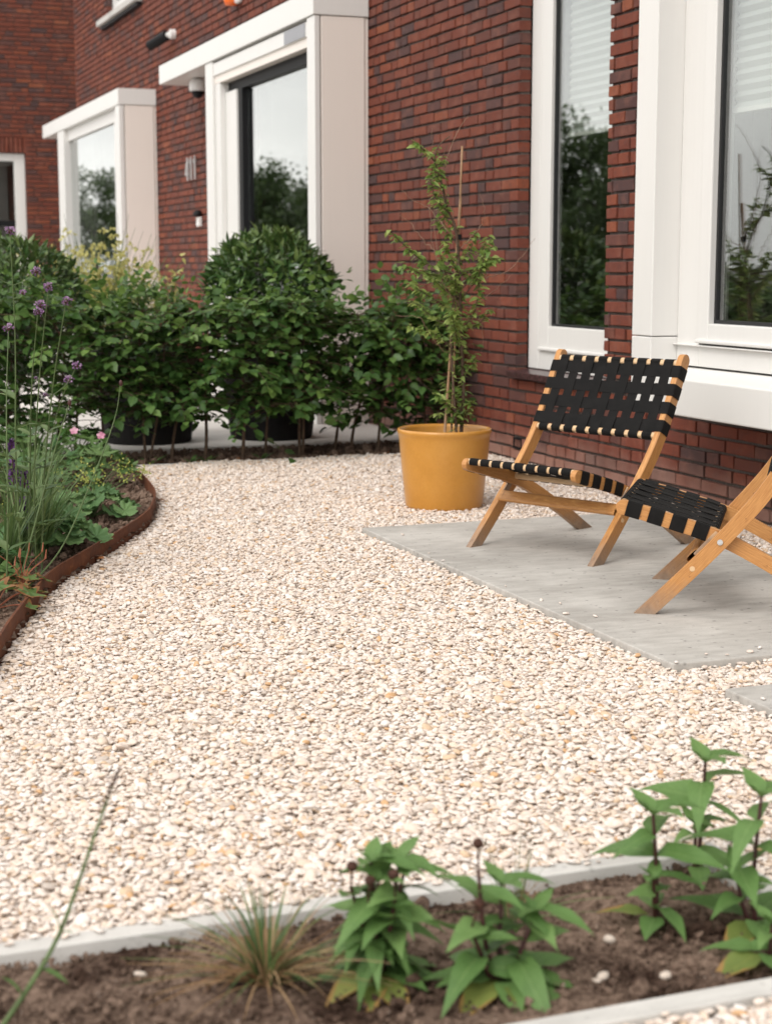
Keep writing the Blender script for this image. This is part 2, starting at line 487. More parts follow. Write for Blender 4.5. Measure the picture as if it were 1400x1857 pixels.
def m_wood(name, a, b, worn=True):
    t = NT(name)
    uv = t.coord('UV')
    g = t.noise(t.mapping(uv, (3, 26, 1)), 2.0, 6, 0.65, 0.6)
    g2 = t.noise(t.mapping(uv, (10, 150, 1)), 1.0, 3)
    col = t.ramp(t.math('ADD', t.math('MULTIPLY', g, 0.72), t.math('MULTIPLY', g2, 0.28)), [(0.28, a), (0.52, tuple((x + y) / 2 for x, y in zip(a, b))), (0.72, b)])
    knot = t.ramp(t.voronoi(t.mapping(uv, (5, 2.2, 1)), 1.6), [(0.03, 1.0), (0.10, 0.0)])
    col = t.mix(t.math('MULTIPLY', knot, 0.55), col, (0.16, 0.065, 0.025))
    if worn:
        o = t.coord('Object'); sx = t.n('ShaderNodeSeparateXYZ'); t.set(sx.inputs[0], o)
        lo = t.ramp(t.math('ADD', sx.outputs[2], t.math('MULTIPLY', t.noise(o, 24, 4), 0.09)), [(0.055, 0.9), (0.15, 0.0)])
        col = t.mix(lo, col, t.mix(t.noise(o, 55, 4), (0.13, 0.085, 0.06), (0.36, 0.27, 0.20)))
    return t.done(t.principled(col, 0.42, t.bump(g2, 0.12, 0.003), 0.45))
M_WOOD = m_wood('oiled_wood', (0.30, 0.110, 0.028), (0.66, 0.345, 0.118))
M_WOODP = m_wood('pale_wood', (0.50, 0.30, 0.15), (0.74, 0.55, 0.34))
def m_strap():
    t = NT('black_webbing'); uv = t.coord('UV')
    w = t.n('ShaderNodeTexWave'); t.set(w.inputs['Vector'], t.mapping(uv, (420, 9, 1))); w.inputs['Scale'].default_value = 1.0
    n = t.noise(t.coord(), 22, 3)
    col = t.ramp(n, [(0.3, (0.0045, 0.0042, 0.0042)), (0.75, (0.0095, 0.0085, 0.0082))])
    return t.done(t.principled(col, 0.72, t.bump(w.outputs['Fac'], 0.25, 0.002), 0.16))
M_STRAP = m_strap()

def m_leaf(name, dark, mid, light, rough=0.45, trans=0.30, vein=0.35, tip=None, spec=0.4):
    t = NT(name)
    tint = t.attr()
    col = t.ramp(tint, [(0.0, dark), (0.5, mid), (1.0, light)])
    uv = t.coord('UV'); sx = t.n('ShaderNodeSeparateXYZ'); t.set(sx.inputs[0], uv)
    d = t.math('ABSOLUTE', t.math('SUBTRACT', sx.outputs[1], 0.5))
    mid_v = t.ramp(d, [(0.015, 1.0), (0.055, 0.0)])
    sv = t.math('SINE', t.math('ADD', t.math('MULTIPLY', sx.outputs[0], 48.0), t.math('MULTIPLY', d, -34.0)))
    sv = t.ramp(sv, [(0.80, 0.0), (1.0, 0.55)])
    v = t.math('MULTIPLY', t.math('MAXIMUM', mid_v, sv), vein)
    col = t.mix(v, col, light)
    n = t.noise(t.n('ShaderNodeNewGeometry').outputs['Position'], 45, 3)
    col = t.mix(t.math('MULTIPLY', t.ramp(n, [(0.45, 0.0), (0.75, 1.0)]), 0.35), col, dark)
    if tip is not None:
        e = t.math('ADD', t.math('MULTIPLY', sx.outputs[0], 0.8), t.math('MULTIPLY', d, 0.9))
        e = t.math('ADD', e, t.math('MULTIPLY', n, 0.4))
        col = t.mix(t.ramp(e, [(0.95, 0.0), (1.35, 0.8)]), col, tip)
    bs = t.principled(col, rough, t.bump(t.math('MULTIPLY', v, -1.0), 0.35, 0.004), spec)
    tr = t.n('ShaderNodeBsdfTranslucent'); t.set(tr.inputs['Color'], t.mix(0.5, col, light))
    mx = t.n('ShaderNodeMixShader'); mx.inputs[0].default_value = trans
    t.t.links.new(bs, mx.inputs[1]); t.t.links.new(tr.outputs[0], mx.inputs[2])
    return t.done(mx.outputs[0])
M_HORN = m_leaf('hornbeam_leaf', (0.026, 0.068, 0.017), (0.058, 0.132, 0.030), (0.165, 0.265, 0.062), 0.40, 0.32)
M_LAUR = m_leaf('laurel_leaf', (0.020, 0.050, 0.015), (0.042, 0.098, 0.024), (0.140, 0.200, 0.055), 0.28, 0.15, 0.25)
M_SAPL = m_leaf('sapling_leaf', (0.085, 0.160, 0.034), (0.165, 0.275, 0.058), (0.36, 0.42, 0.125), 0.45, 0.38, 0.2)
M_HELI = m_leaf('perennial_leaf', (0.062, 0.130, 0.034), (0.112, 0.215, 0.058), (0.22, 0.34, 0.115), 0.52, 0.30, 0.45)
M_HELIY = m_leaf('yellowing_leaf', (0.10, 0.15, 0.035), (0.20, 0.25, 0.06), (0.34, 0.34, 0.10), 0.5, 0.3, 0.3, (0.40, 0.21, 0.075))
M_ALCH = m_leaf('mantle_leaf', (0.055, 0.120, 0.045), (0.105, 0.205, 0.070), (0.20, 0.31, 0.115), 0.62, 0.25, 0.0)
M_GERA = m_leaf('geranium_leaf', (0.035, 0.095, 0.028), (0.070, 0.160, 0.045), (0.150, 0.230, 0.070), 0.5, 0.28, 0.1)
M_GERR = m_leaf('autumn_geranium_leaf', (0.070, 0.125, 0.035), (0.110, 0.190, 0.052), (0.20, 0.26, 0.08), 0.5, 0.28, 0.1, (0.30, 0.105, 0.045))
M_GRASS = m_leaf('grass_blade', (0.045, 0.090, 0.028), (0.085, 0.150, 0.045), (0.17, 0.23, 0.085), 0.5, 0.3, 0.0)
M_STRAW = m_leaf('dry_blade', (0.22, 0.115, 0.050), (0.38, 0.24, 0.125), (0.52, 0.38, 0.22), 0.6, 0.25, 0.0)
M_TREE = m_leaf('tree_leaf', (0.030, 0.052, 0.018), (0.050, 0.085, 0.026), (0.085, 0.130, 0.040), 0.5, 0.3, 0.0)
M_YELLOW = m_leaf('yellow_petal', (0.36, 0.34, 0.08), (0.52, 0.48, 0.16), (0.68, 0.65, 0.32), 0.6, 0.35, 0.0)
M_LIME = m_leaf('lime_floret', (0.26, 0.30, 0.055), (0.40, 0.44, 0.10), (0.56, 0.56, 0.18), 0.6, 0.35, 0.0)
M_PINK = m_leaf('pink_petal', (0.42, 0.12, 0.22), (0.62, 0.25, 0.38), (0.76, 0.44, 0.54), 0.6, 0.35, 0.2)
M_PURPLE = m_leaf('lilac_floret', (0.105, 0.035, 0.125), (0.235, 0.110, 0.265), (0.46, 0.32, 0.47), 0.6, 0.3, 0.0)
M_SALVIA = m_leaf('salvia_floret', (0.035, 0.012, 0.055), (0.075, 0.024, 0.110), (0.14, 0.06, 0.19), 0.6, 0.2, 0.0)
M_DEAD = m_leaf('fallen_leaf', (0.20, 0.065, 0.025), (0.36, 0.125, 0.040), (0.50, 0.22, 0.08), 0.6, 0.25, 0.3)
M_BARK = simple('grey_bark', (0.105, 0.070, 0.048), 0.85, 0, 0.2, 45, 0.5, 0.35)
M_BARKD = simple('dark_bark', (0.040, 0.026, 0.020), 0.85, 0, 0.2, 60, 0.5, 0.35)
M_TWIG = simple('pale_twig', (0.27, 0.17, 0.12), 0.7, 0, 0.2, 60, 0.3, 0.25)
M_BAMBOO = simple('bamboo_cane', (0.30, 0.175, 0.095), 0.5, 0, 0.4, 25, 0.25, 0.25)
M_MAROON = simple('maroon_stem', (0.055, 0.018, 0.016), 0.5, 0, 0.4, 40, 0.2, 0.3)
M_GSTEM = simple('green_stem', (0.085, 0.125, 0.045), 0.55, 0, 0.3, 30, 0.2, 0.25)
M_RSTEM = simple('red_stem', (0.34, 0.115, 0.065), 0.55, 0, 0.3, 30, 0.2, 0.25)
M_SEED = simple('seed_head', (0.060, 0.028, 0.020), 0.8, 0, 0.2, 120, 0.6, 0.5)
M_ASPH = simple('street_paving', (0.16, 0.155, 0.15), 0.9, 0, 0.2, 12, 0.3, 0.2)

# ================================================================== SETTING
F = 3.75                                    # facade plane x; the street front looks towards -X
# ground sheet
mb = MB(); mb.add([(-300, -200, 0), (300, -200, 0), (300, 400, 0), (-300, 400, 0)], [(0, 1, 2, 3)])
o = mb.build('ground', M_ASPH); o.location.z = -0.09; tag(o, kind='structure')

# paving between the hedge and the houses
mb = MB(); mb.box(-1.5, 3.72, 9.16, 26.0, -0.08, 0.0)
tag(mb.build('pavement', M_PAVE), kind='structure')

# curved bed edge: x of the steel edging as a function of y
EDGE = [(1.72, 8.43), (1.672, 8.10), (1.628, 7.56), (1.566, 7.06), (1.475, 6.70), (1.383, 6.42), (1.187, 6.0), (0.979, 5.594), (0.837, 5.309), (0.712, 4.955), (0.591, 4.563), (0.528, 4.342), (0.40, 3.95), (0.16, 3.55), (-0.30, 3.22), (-1.2, 3.0), (-2.2, 2.92)]
EC = catmull([(x, y, 0) for x, y in EDGE], 6)
_ey = EC[::-1, 1]; _ex = EC[::-1, 0]
def edge_x(y): return np.interp(y, _ey, _ex, left=-9, right=1.72)

SLABS = [(2.160, 3.340, 3.610, 6.000), (2.150, 3.340, 1.90, 3.345)]      # x0 x1 y0 y1
BED = (-0.75, 1.505, 1.925, 2.400)
KW = 0.046
def in_gravel(x, y, m=0.0):
    ok = (x > edge_x(y) + 0.012) & (x < F + 0.02) & (y < np.where(x > 2.0, 8.50 + 0.03 * np.sin(x * 9), 8.44)) & (y > 1.2) & (x > -2.2)
    for x0, x1, y0, y1 in SLABS:
        ok &= ~((x > x0 - m) & (x < x1 + m) & (y > y0 - m) & (y < y1 + m))
    ok &= ~((x > BED[0] - KW) & (x < BED[1] + KW) & (y > BED[2] - KW) & (y < BED[3] + KW))
    ok &= ~((x < BED[0]) & (y < 2.45) & (y > 1.8))
    return ok

# gravel: sub-base sheet and a carpet of pebbles on it
mb = MB()
for x0, x1, y0, y1 in ((-2.3, F + 0.1, 2.43, 8.49), (-2.3, F + 0.1, 1.0, 1.90), (1.53, F + 0.1, 1.90, 2.43)):
    mb.add([(x0, y0, -0.022), (x1, y0, -0.022), (x1, y1, -0.022), (x0, y1, -0.022)], [(0, 1, 2, 3)])
M_SAND = simple('gravel_base', (0.68, 0.55, 0.42), 0.95, 0, 0.1, 90, 0.8, 0.4)
tag(mb.build('gravel_base', M_SAND), kind='structure')

pcol = bpy.data.collections.new('pebble_shapes')
for k in range(12):
    bm = bmesh.new()
    bmesh.ops.create_icosphere(bm, subdivisions=2, radius=1.0)
    ax = (1.0, random.uniform(0.58, 0.86), random.uniform(0.34, 0.56))
    off = Vector((k * 7.3, k * 3.1, k * 1.7))
    for v in bm.verts:
        d = v.co.copy()
        s = 1 + 0.27 * mnoise.noise(d * 0.95 + off) + 0.08 * mnoise.noise(d * 2.2 + off)
        v.co = Vector((d.x * ax[0], d.y * ax[1], d.z * ax[2])) * s
    me = bpy.data.meshes.new('pebble'); bm.to_mesh(me); bm.free()
    me.polygons.foreach_set('use_smooth', [True] * len(me.polygons))
    me.materials.append(M_PEBBLE)
    pcol.objects.link(bpy.data.objects.new('pebble', me))

def scatter_pebbles(name, P, rot, scl, parent=None, coll=None, mat=None):
    coll = coll or pcol; mat = mat or M_PEBBLE
    me = bpy.data.meshes.new(name)
    me.vertices.add(len(P)); me.vertices.foreach_set('co', P.astype(np.float32).ravel())
    for nm, typ, arr, key in (('rot', 'FLOAT_VECTOR', rot, 'vector'), ('scl', 'FLOAT_VECTOR', scl, 'vector'), ('idx', 'INT', rng.integers(0, 12, len(P)), 'value')):
        a = me.attributes.new(nm, typ, 'POINT')
        a.data.foreach_set(key, (arr.astype(np.int32) if typ == 'INT' else arr.astype(np.float32)).ravel())
    me.update()
    o = link_mesh(name, me, mat, parent)
    ng = bpy.data.node_groups.get('scatter_' + coll.name)
    if ng is None:
        ng = bpy.data.node_groups.new('scatter_' + coll.name, 'GeometryNodeTree')
        ng.interface.new_socket('Geometry', in_out='INPUT', socket_type='NodeSocketGeometry')
        ng.interface.new_socket('Geometry', in_out='OUTPUT', socket_type='NodeSocketGeometry')
        gi = ng.nodes.new('NodeGroupInput'); go = ng.nodes.new('NodeGroupOutput')
        ci = ng.nodes.new('GeometryNodeCollectionInfo'); ci.inputs[0].default_value = coll
        ci.inputs['Separate Children'].default_value = True; ci.inputs['Reset Children'].default_value = True
        ip = ng.nodes.new('GeometryNodeInstanceOnPoints'); ip.inputs['Pick Instance'].default_value = True
        def na(nm, typ):
            x = ng.nodes.new('GeometryNodeInputNamedAttribute'); x.data_type = typ; x.inputs['Name'].default_value = nm
            return x.outputs[0]
        er = ng.nodes.new('FunctionNodeEulerToRotation')
        L = ng.links.new
        L(gi.outputs[0], ip.inputs['Points']); L(ci.outputs[0], ip.inputs['Instance'])
        L(na('idx', 'INT'), ip.inputs['Instance Index']); L(na('rot', 'FLOAT_VECTOR'), er.inputs[0]); L(er.outputs[0], ip.inputs['Rotation'])
        L(na('scl', 'FLOAT_VECTOR'), ip.inputs['Scale']); L(ip.outputs[0], go.inputs[0])
    md = o.modifiers.new('pebbles', 'NODES'); md.node_group = ng
    return o

def pebble_points(n_per_m2, x0, x1, y0, y1, zmean, zsd, smin, smax):
    s = 1 / math.sqrt(n_per_m2)
    gx, gy = np.meshgrid(np.arange(x0, x1, s), np.arange(y0, y1, s))
    x = gx.ravel() + rng.uniform(-.5, .5, gx.size) * s * 1.1
    y = gy.ravel() + rng.uniform(-.5, .5, gx.size) * s * 1.1
    keep = in_gravel(x, y, 0.004)
    # keep what the camera, or a camera a step aside, could see
    px, py, d = project(np.stack([x, y, np.zeros_like(x)], 1))
    mrg = 0.75 * F_PX / np.maximum(d, 0.3)
    keep &= (d > 0.8) & (px > -mrg) & (px < 1400 + mrg) & (py < 1857 + mrg)
    x, y = x[keep], y[keep]
    n = len(x)
    sz = np.exp(rng.normal(0, 0.30, n)) * 0.0074
    sz = np.clip(sz, smin, smax)
    z = zmean + rng.normal(0, zsd, n)
    rot = np.stack([rng.normal(0, 0.25, n), rng.normal(0, 0.25, n), rng.uniform(0, 6.28, n)], 1)
    scl = np.stack([sz * rng.uniform(0.95, 1.30, n), sz, sz * rng.uniform(0.72, 1.08, n)], 1)
    return np.stack([x, y, z], 1), rot, scl
A = pebble_points(7400, -2.0, F + 0.02, 1.2, 8.54, -0.012, 0.0025, 0.0042, 0.0135)
B = pebble_points(4700, -2.0, F + 0.02, 1.2, 8.54, -0.0045, 0.0028, 0.005, 0.0165)
def strays_on_slabs(n):
    P = []
    for x0, x1, y0, y1 in ((2.160, 3.340, 3.610, 6.000), (2.150, 3.340, 1.90, 3.345)):
        for k in range(n):
            e = rng.random(); w_ = abs(rng.normal(0, .035))
            if e < .55: P.append((x0 + w_, rng.uniform(y0, y1), 0.014 + .004))
            elif e < .85: P.append((rng.uniform(x0, x1), y0 + w_, 0.014 + .004))
            else: P.append((rng.uniform(x0, x1), y1 - w_, 0.014 + .004))
    for k in range(150):                       # some roll onto the edging of the bed
        P.append((rng.uniform(-.7, 1.55), 2.400 + .046 - abs(rng.normal(0, .012)), .010))
    P = np.array(P); m = len(P)
    sz = np.clip(np.exp(rng.normal(0, .3, m)) * .0066, .004, .011)
    return P, np.stack([rng.normal(0, .2, m), rng.normal(0, .2, m), rng.uniform(0, 6.28, m)], 1), np.stack([sz * 1.15, sz, sz * .85], 1)
P, rot, scl = (np.concatenate([a, b, c]) for a, b, c in zip(A, B, strays_on_slabs(16)))
FN = pebble_points(7000, -2.0, F + 0.02, 1.2, 8.54, -0.0105, 0.0022, 0.0022, 0.0050)
P, rot, scl = (np.concatenate([a, b]) for a, b in zip((P, rot, scl), FN))
g = scatter_pebbles('gravel', P, rot, scl)
tag(g, 'cream and white rounded gravel covering the garden floor', 'gravel', kind='stuff')

# concrete slabs set in the gravel
def slab(name, x0, x1, y0, y1, z1, label):
    mb = MB(); mb.box(0, x1 - x0, 0, y1 - y0, -0.08, z1)
    o = mb.build(name, M_SLAB, bevel=0.004); o.location = (x0, y0, 0)
    return tag(o, label, 'slab', 'concrete slabs set in the gravel')
SZ = 0.014
slab('concrete_slab', *SLABS[0], SZ, 'large grey concrete slab under the two folding chairs')
slab('concrete_slab', *SLABS[1], SZ, 'grey concrete slab cut off by the right edge, nearer than the chairs')

# edging kerbs of the foreground bed
def kerb(x0, x1, y0, y1, label, z1=0.012):
    mb = MB()
    mb.box(x0, x1, y0, y1, -0.09, z1)
    o = mb.build('concrete_edging', M_KERB, bevel=0.003)
    tag(o, label, 'kerb', 'concrete edging round the foreground bed')
kerb(BED[0] - KW, BED[1] + KW, BED[3], BED[3] + KW, 'long pale concrete edging between gravel and foreground soil bed', 0.006)
kerb(BED[1], BED[1] + KW, BED[2] - KW, BED[3] - 0.003, 'short pale concrete edging at the right end of the foreground bed', 0.006)
kerb(BED[0] - KW, BED[1] - 0.003, BED[2] - KW, BED[2], 'pale concrete edging at the lower right corner, nearest of all', 0.004)
mb = MB(); mb.box(-0.8, 3.72, 8.44, 8.50, -0.09, -0.003)
tag(mb.build('concrete_edging', M_KERB, bevel=0.003), 'thin grey concrete edging between gravel and the hedge strip', 'kerb')

def soil_patch(name, x0, x1, y0, y1, res, z, amp, mat, inside=None):
    nx, ny = int((x1 - x0) / res) + 1, int((y1 - y0) / res) + 1
    X, Y = np.meshgrid(np.linspace(x0, x1, nx), np.linspace(y0, y1, ny))
    Z = np.array([mnoise.fractal(Vector((x * 7, y * 7, 3.3)), 0.9, 2.1, 3) * amp + abs(mnoise.noise(Vector((x * 42, y * 42, 1.0)))) * amp * 0.7 + mnoise.noise(Vector((x * 120, y * 120, 8.0))) * amp * 0.35 for x, y in zip(X.ravel(), Y.ravel())])
    V = np.stack([X.ravel(), Y.ravel(), z + Z], 1)
    idx = np.arange(nx * ny).reshape(ny, nx)
    Q = np.stack([idx[:-1, :-1], idx[:-1, 1:], idx[1:, 1:], idx[1:, :-1]], -1).reshape(-1, 4)
    if inside is not None:
        c = V[Q].mean(1); Q = Q[inside(c[:, 0], c[:, 1])]
    me = np_mesh(name, V, Q, np.full(len(V), .5), None, True)
    return tag(link_mesh(name, me, mat), kind='structure')
soil_patch('soil', BED[0], BED[1], BED[2], BED[3], 0.007, -0.020, 0.0095, M_SOIL)
soil_patch('soil', -0.9, 1.74, 3.1, 8.44, 0.025, 0.008, 0.018, M_SOIL, lambda x, y: x < edge_x(y) + 0.01)
soil_patch('soil', -0.8, 3.72, 8.495, 9.165, 0.03, -0.022, 0.018, M_SOIL)

# a few stray pebbles on the foreground soil
# crumbs and clods lying on the soil
ccol = bpy.data.collections.new('clod_shapes')
for k in range(12):
    bm = bmesh.new(); bmesh.ops.create_icosphere(bm, subdivisions=2, radius=1.0); off = Vector((k * 5.3, 3.1, k * 2.7))
    for v in bm.verts:
        d = v.co.copy(); v.co = d * (1 + .5 * mnoise.noise(d * 1.3 + off) + .35 * mnoise.noise(d * 3.1 + off)); v.co.z *= .75
    me = bpy.data.meshes.new('clod'); bm.to_mesh(me); bm.free(); me.materials.append(M_SOIL)
    ccol.objects.link(bpy.data.objects.new('clod', me))
def clods(n, x0, x1, y0, y1, z, smean, inside=None):
    x, y = rng.uniform(x0, x1, n), rng.uniform(y0, y1, n)
    if inside is not None:
        k = inside(x, y); x, y = x[k], y[k]
    m = len(x); sz = np.clip(np.exp(rng.normal(0, .55, m)) * smean, .001, smean * 4)
    P = np.stack([x, y, np.full(m, z) + rng.normal(0, .003, m)], 1)
    return P, rng.uniform(0, 6.28, (m, 3)), np.stack([sz, sz, sz], 1)
C = [clods(7500, BED[0] + .3, BED[1], BED[2], BED[3], -.014, .0026), clods(130, BED[0] + .3, BED[1], BED[2], BED[3], -.012, .0065), clods(5200, .3, 1.74, 4.3, 8.42, .018, .006, lambda x, y: x < edge_x(y) - .01), clods(1500, 1.0, 3.7, 8.51, 9.15, -.012, .008)]
g = scatter_pebbles('soil_crumbs', *(np.concatenate(c) for c in zip(*C)), coll=ccol, mat=M_SOIL)
tag(g, 'brown crumbs and clods lying on the soil of the beds', 'soil', kind='stuff')
def stray(px, py, s, label, z=-0.010):
    x, y = px, py
    me = pcol.objects[random.randrange(12)].data.copy(); me.materials.clear()
    o = link_mesh('pebble', me, simple('stray_stone', (0.54, 0.46, 0.39), 0.8, 0, 0.2, 120, 0.2, 0.15))
    o.location = (x, y, z); o.scale = (s * 1.2, s, s); o.rotation_euler = (random.uniform(-.3, .3), random.uniform(-.3, .3), random.uniform(0, 6))
    tag(o, label, 'pebble', 'stray pebbles on the bed soil')
stray(1.189, 2.155, 0.0135, 'round cream pebble on the soil left of the single maroon stem')
stray(1.115, 2.040, 0.0115, 'tilted white pebble on soil between the bushy plant and the near edging')
stray(1.205, 2.010, 0.0110, 'flat cream pebble lying on soil close to the near edging')
stray(1.100, 2.030, 0.0060, 'tiny pink pebble beside the tilted white one')
stray(1.335, 2.235, 0.0090, 'pale pebble right behind the single maroon stem')
stray(1.275, 2.170, 0.0075, 'small pale pebble just left of the maroon stem base')
stray(0.470, 2.290, 0.0090, 'brownish pebble on soil left of the dry grass tuft')

# corten edging strip round the left bed
def edging():
    C = EC[:, :2]; T = np.gradient(C, axis=0); T /= np.linalg.norm(T, axis=1)[:, None]
    Nn = np.stack([-T[:, 1], T[:, 0]], 1)
    th, z0, z1 = 0.0035, -0.07, 0.058
    V = []
    for p, n in zip(C, Nn):
        jitter = 0.002 * mnoise.noise(Vector((p[0] * 3, p[1] * 3, 0)))
        a, b = p + n * th, p - n * th
        V += [(a[0], a[1], z0), (a[0], a[1], z1 + jitter), (b[0], b[1], z1 + jitter), (b[0], b[1], z0)]
    m = len(C)
    Q = [(i * 4 + j, i * 4 + (j + 1) % 4, (i + 1) * 4 + (j + 1) % 4, (i + 1) * 4 + j) for i in range(m - 1) for j in range(4)]
    mb = MB(); mb.add(V, Q)
    return mb.build('steel_edging', M_CORTEN)
tag(edging(), 'rust brown corten steel edging curving round the left flower bed', 'edging')

# ================================================================== HOUSES
COURSE, JOINT, BED_JOINT, LS, LH = 0.0625, 0.0115, 0.0138, 0.204, 0.0962
def brick_variants():
    out = []
    for k in range(8):
        h, d, b = (COURSE - BED_JOINT) / 2, 0.068, 0.0030
        y = LS / 2
        V = [(d, -y, -h), (d, y, -h), (d, y, h), (d, -y, h), (b, -y, -h), (b, y, -h), (b, y, h), (b, -y, h), (0, -y + b, -h + b), (0, y - b, -h + b), (0, y - b, h - b), (0, -y + b, h - b)]
        V = np.array(V) + rng.normal(0, 0.0011, (12, 3)) * np.array([[.3, 1, 1]] * 4 + [[1, 1, 1]] * 8)
        Q = [(8, 9, 10, 11)[::-1]]
        for i in range(4):
            j = (i + 1) % 4
            Q += [(4 + i, 4 + j, 8 + j, 8 + i)[::-1], (i, j, 4 + j, 4 + i)[::-1]]
        out.append((V, np.array(Q)))
    return out
BV = brick_variants()
BMESH = []
for V, Q in BV:
    me = np_mesh('brick', V, Q, np.full(12, .5)); me.materials.append(M_BRICK_OBJ); BMESH.append(me)

def lay_bricks(length, z0, z1, openings):
    """random 'wild' bond; returns list of (along, z, len)"""
    res = []
    n = int(round((z1 - z0) / COURSE))
    for i in range(n):
        zb = z0 + i * COURSE; zc = zb + COURSE / 2
        spans = [(0.0, length)]
        for a, b, c, d in openings:
            if c < zc < d:
                ns = []
                for s, e in spans:
                    if b <= s or a >= e: ns.append((s, e)); continue
                    if a > s: ns.append((s, a))
                    if b < e: ns.append((b, e))
                spans = ns
        for s, e in spans:
            p = s if (s > 0) else -random.uniform(0, LS)
            first = True
            run = 0
            while p < e - 0.02:
                if first and s > 0: L = random.choice([LS, LH, 0.15])
                else:
                    L = LH if (random.random() < 0.30 or run >= 3) else LS
                run = 0 if L == LH else run + 1
                first = False
                if p + L > e - 0.03: L = e - p
                if L > LS * 1.25: L = LS
                a = max(p, s)
                if p + L - a > 0.015: res.append(((a + p + L) / 2, zc - BED_JOINT / 2, p + L - a))
                p += L + JOINT
    return res

def brick_wall(house, axis, origin, length, z0, z1, openings, visible, limit=300):
    """axis 'x': plane x = origin, runs along y.  axis 'y': plane y = origin, runs along x."""
    wall_depth = 0.067
    rec = 0.017
    ys = sorted({0.0, length} | {v for o_ in openings for v in o_[:2] if 0 < v < length})
    zs = sorted({z0, 6.2} | {v for o_ in openings for v in o_[2:] if z0 < v < 6.2})
    mb = MB()
    def P(d, a, z): return (origin[0] + d, origin[1] + a, z) if axis == 'x' else (origin[0] + a, origin[1] + d, z)
    for a0, a1 in zip(ys[:-1], ys[1:]):
        for c0, c1 in zip(zs[:-1], zs[1:]):
            am, cm = (a0 + a1) / 2, (c0 + c1) / 2
            if any(o_[0] < am < o_[1] and o_[2] < cm < o_[3] for o_ in openings): continue
            e0 = a0 + (.006 if any(abs(o_[1] - a0) < 1e-6 and o_[2] < cm < o_[3] for o_ in openings) else 0)
            e1 = a1 - (.006 if any(abs(o_[0] - a1) < 1e-6 and o_[2] < cm < o_[3] for o_ in openings) else 0)
            V = [P(d, a, z) for d in (rec, wall_depth) for a in (e0, e1) for z in (c0, c1)]
            mb.add(V, [(0, 1, 3, 2), (4, 6, 7, 5), (0, 4, 5, 1), (2, 3, 7, 6), (0, 2, 6, 4), (1, 5, 7, 3)])
    wall = mb.build('wall', M_MORTAR, house)
    bricks = lay_bricks(length, z0, z1, openings)
    ctr = np.array([P(0.0, a, z) for a, z, L in bricks]); Ls = np.array([b[2] for b in bricks])
    tint = np.clip(np.where(rng.random(len(bricks)) < 0.17, rng.normal(0.10, 0.07, len(bricks)), rng.normal(0.54, 0.20, len(bricks))), 0, 1)
    var = rng.integers(0, 8, len(bricks)); prot = rng.normal(0, 0.0014, len(bricks)); dz = rng.normal(0, 0.0008, len(bricks))
    px, py, d = project(ctr)
    if axis == 'x':
        e1 = ctr.copy(); e1[:, 1] += Ls / 2; e0 = ctr.copy(); e0[:, 1] -= Ls / 2
    else:
        e1 = ctr.copy(); e1[:, 0] += Ls / 2; e0 = ctr.copy(); e0[:, 0] -= Ls / 2
    area = np.abs(project(e1)[0] - project(e0)[0]) * (F_PX * COURSE / np.maximum(d, .1))
    score = np.where(visible(px, py, ctr) & (px > 5) & (px < 1395) & (py > 5) & (py < 1850), area, 0)
    order = np.argsort(-score)
    chosen = set(int(i) for i in order[:limit] if score[i] > 30)
    mbf = MB()
    for i in range(len(bricks)):
        if axis == 'x':
            loc = ctr[i] + [prot[i], 0, dz[i]]
        else:
            loc = ctr[i] + [0, prot[i], dz[i]]
        if i in chosen:
            o = bpy.data.objects.new('brick', BMESH[var[i]])
            COL.objects.link(o); o.parent = wall
            o.location = loc; o.scale = (1, Ls[i] / LS, 1)
            if axis == 'y': o.rotation_euler = (0, 0, math.pi / 2)
            o.color = (float(tint[i]), 0, 0, 1)
        else:
            V = BV[var[i]][0] * [1, Ls[i] / LS, 1]
            if axis == 'y': V = np.stack([-V[:, 1], V[:, 0], V[:, 2]], 1)
            mbf.add(V + loc, BV[var[i]][1], tint[i])
    fo = mbf.build('brickwork', M_BRICK, wall, kind='stuff')
    return wall

def frame_boxes(mb, x0, x1, y0, y1, z0, z1, w):
    mb.box(x0, x1, y0, y0 + w, z0, z1); mb.box(x0, x1, y1 - w, y1, z0, z1)
    mb.box(x0, x1, y0 + w, y1 - w, z0, z0 + w); mb.box(x0, x1, y0 + w, y1 - w, z1 - w, z1)

def pane(name, x, y0, y1, z0, z1, parent):
    mb = MB(); mb.box(x, x + 0.006, y0, y1, z0, z1)
    return mb.build(name, M_GLASS, parent)

# ---------------- the near house
house = empty('brick_house', (0, 0, 0))
tag(house, 'red brick house with white framed bays along the right side', 'house')
Y_START = 2.4
OPEN = [(6.98 - Y_START, 7.97 - Y_START, 0.45, 2.7625), (-1, 6.02 - Y_START, 0.45, 2.7625), (10.31 - Y_START, 13.03 - Y_START, -0.2, 2.70), (16.50 - Y_START, 20.08 - Y_START, 0.30, 2.70), (17.10 - Y_START, 18.86 - Y_START, 3.7625, 5.2)]
def vis_main(px, py, c):
    ok = ~((c[:, 1] < 6.05) & (c[:, 2] > 0.42))
    ok &= ~((px < 880) & (py > 560)) & (c[:, 2] > 0.0)
    ok &= ~((px > 960) & (px < 1240) & (py > 645) & (py < 800))
    ok &= ~((px > 1290) & (py > 800))
    ok &= ~((px < 670) & (c[:, 1] < 14.0) & (c[:, 2] < 2.85))
    return ok
brick_wall(house, 'x', (F, Y_START), 20.92 - Y_START, -0.05, 4.45, OPEN, vis_main, 300)

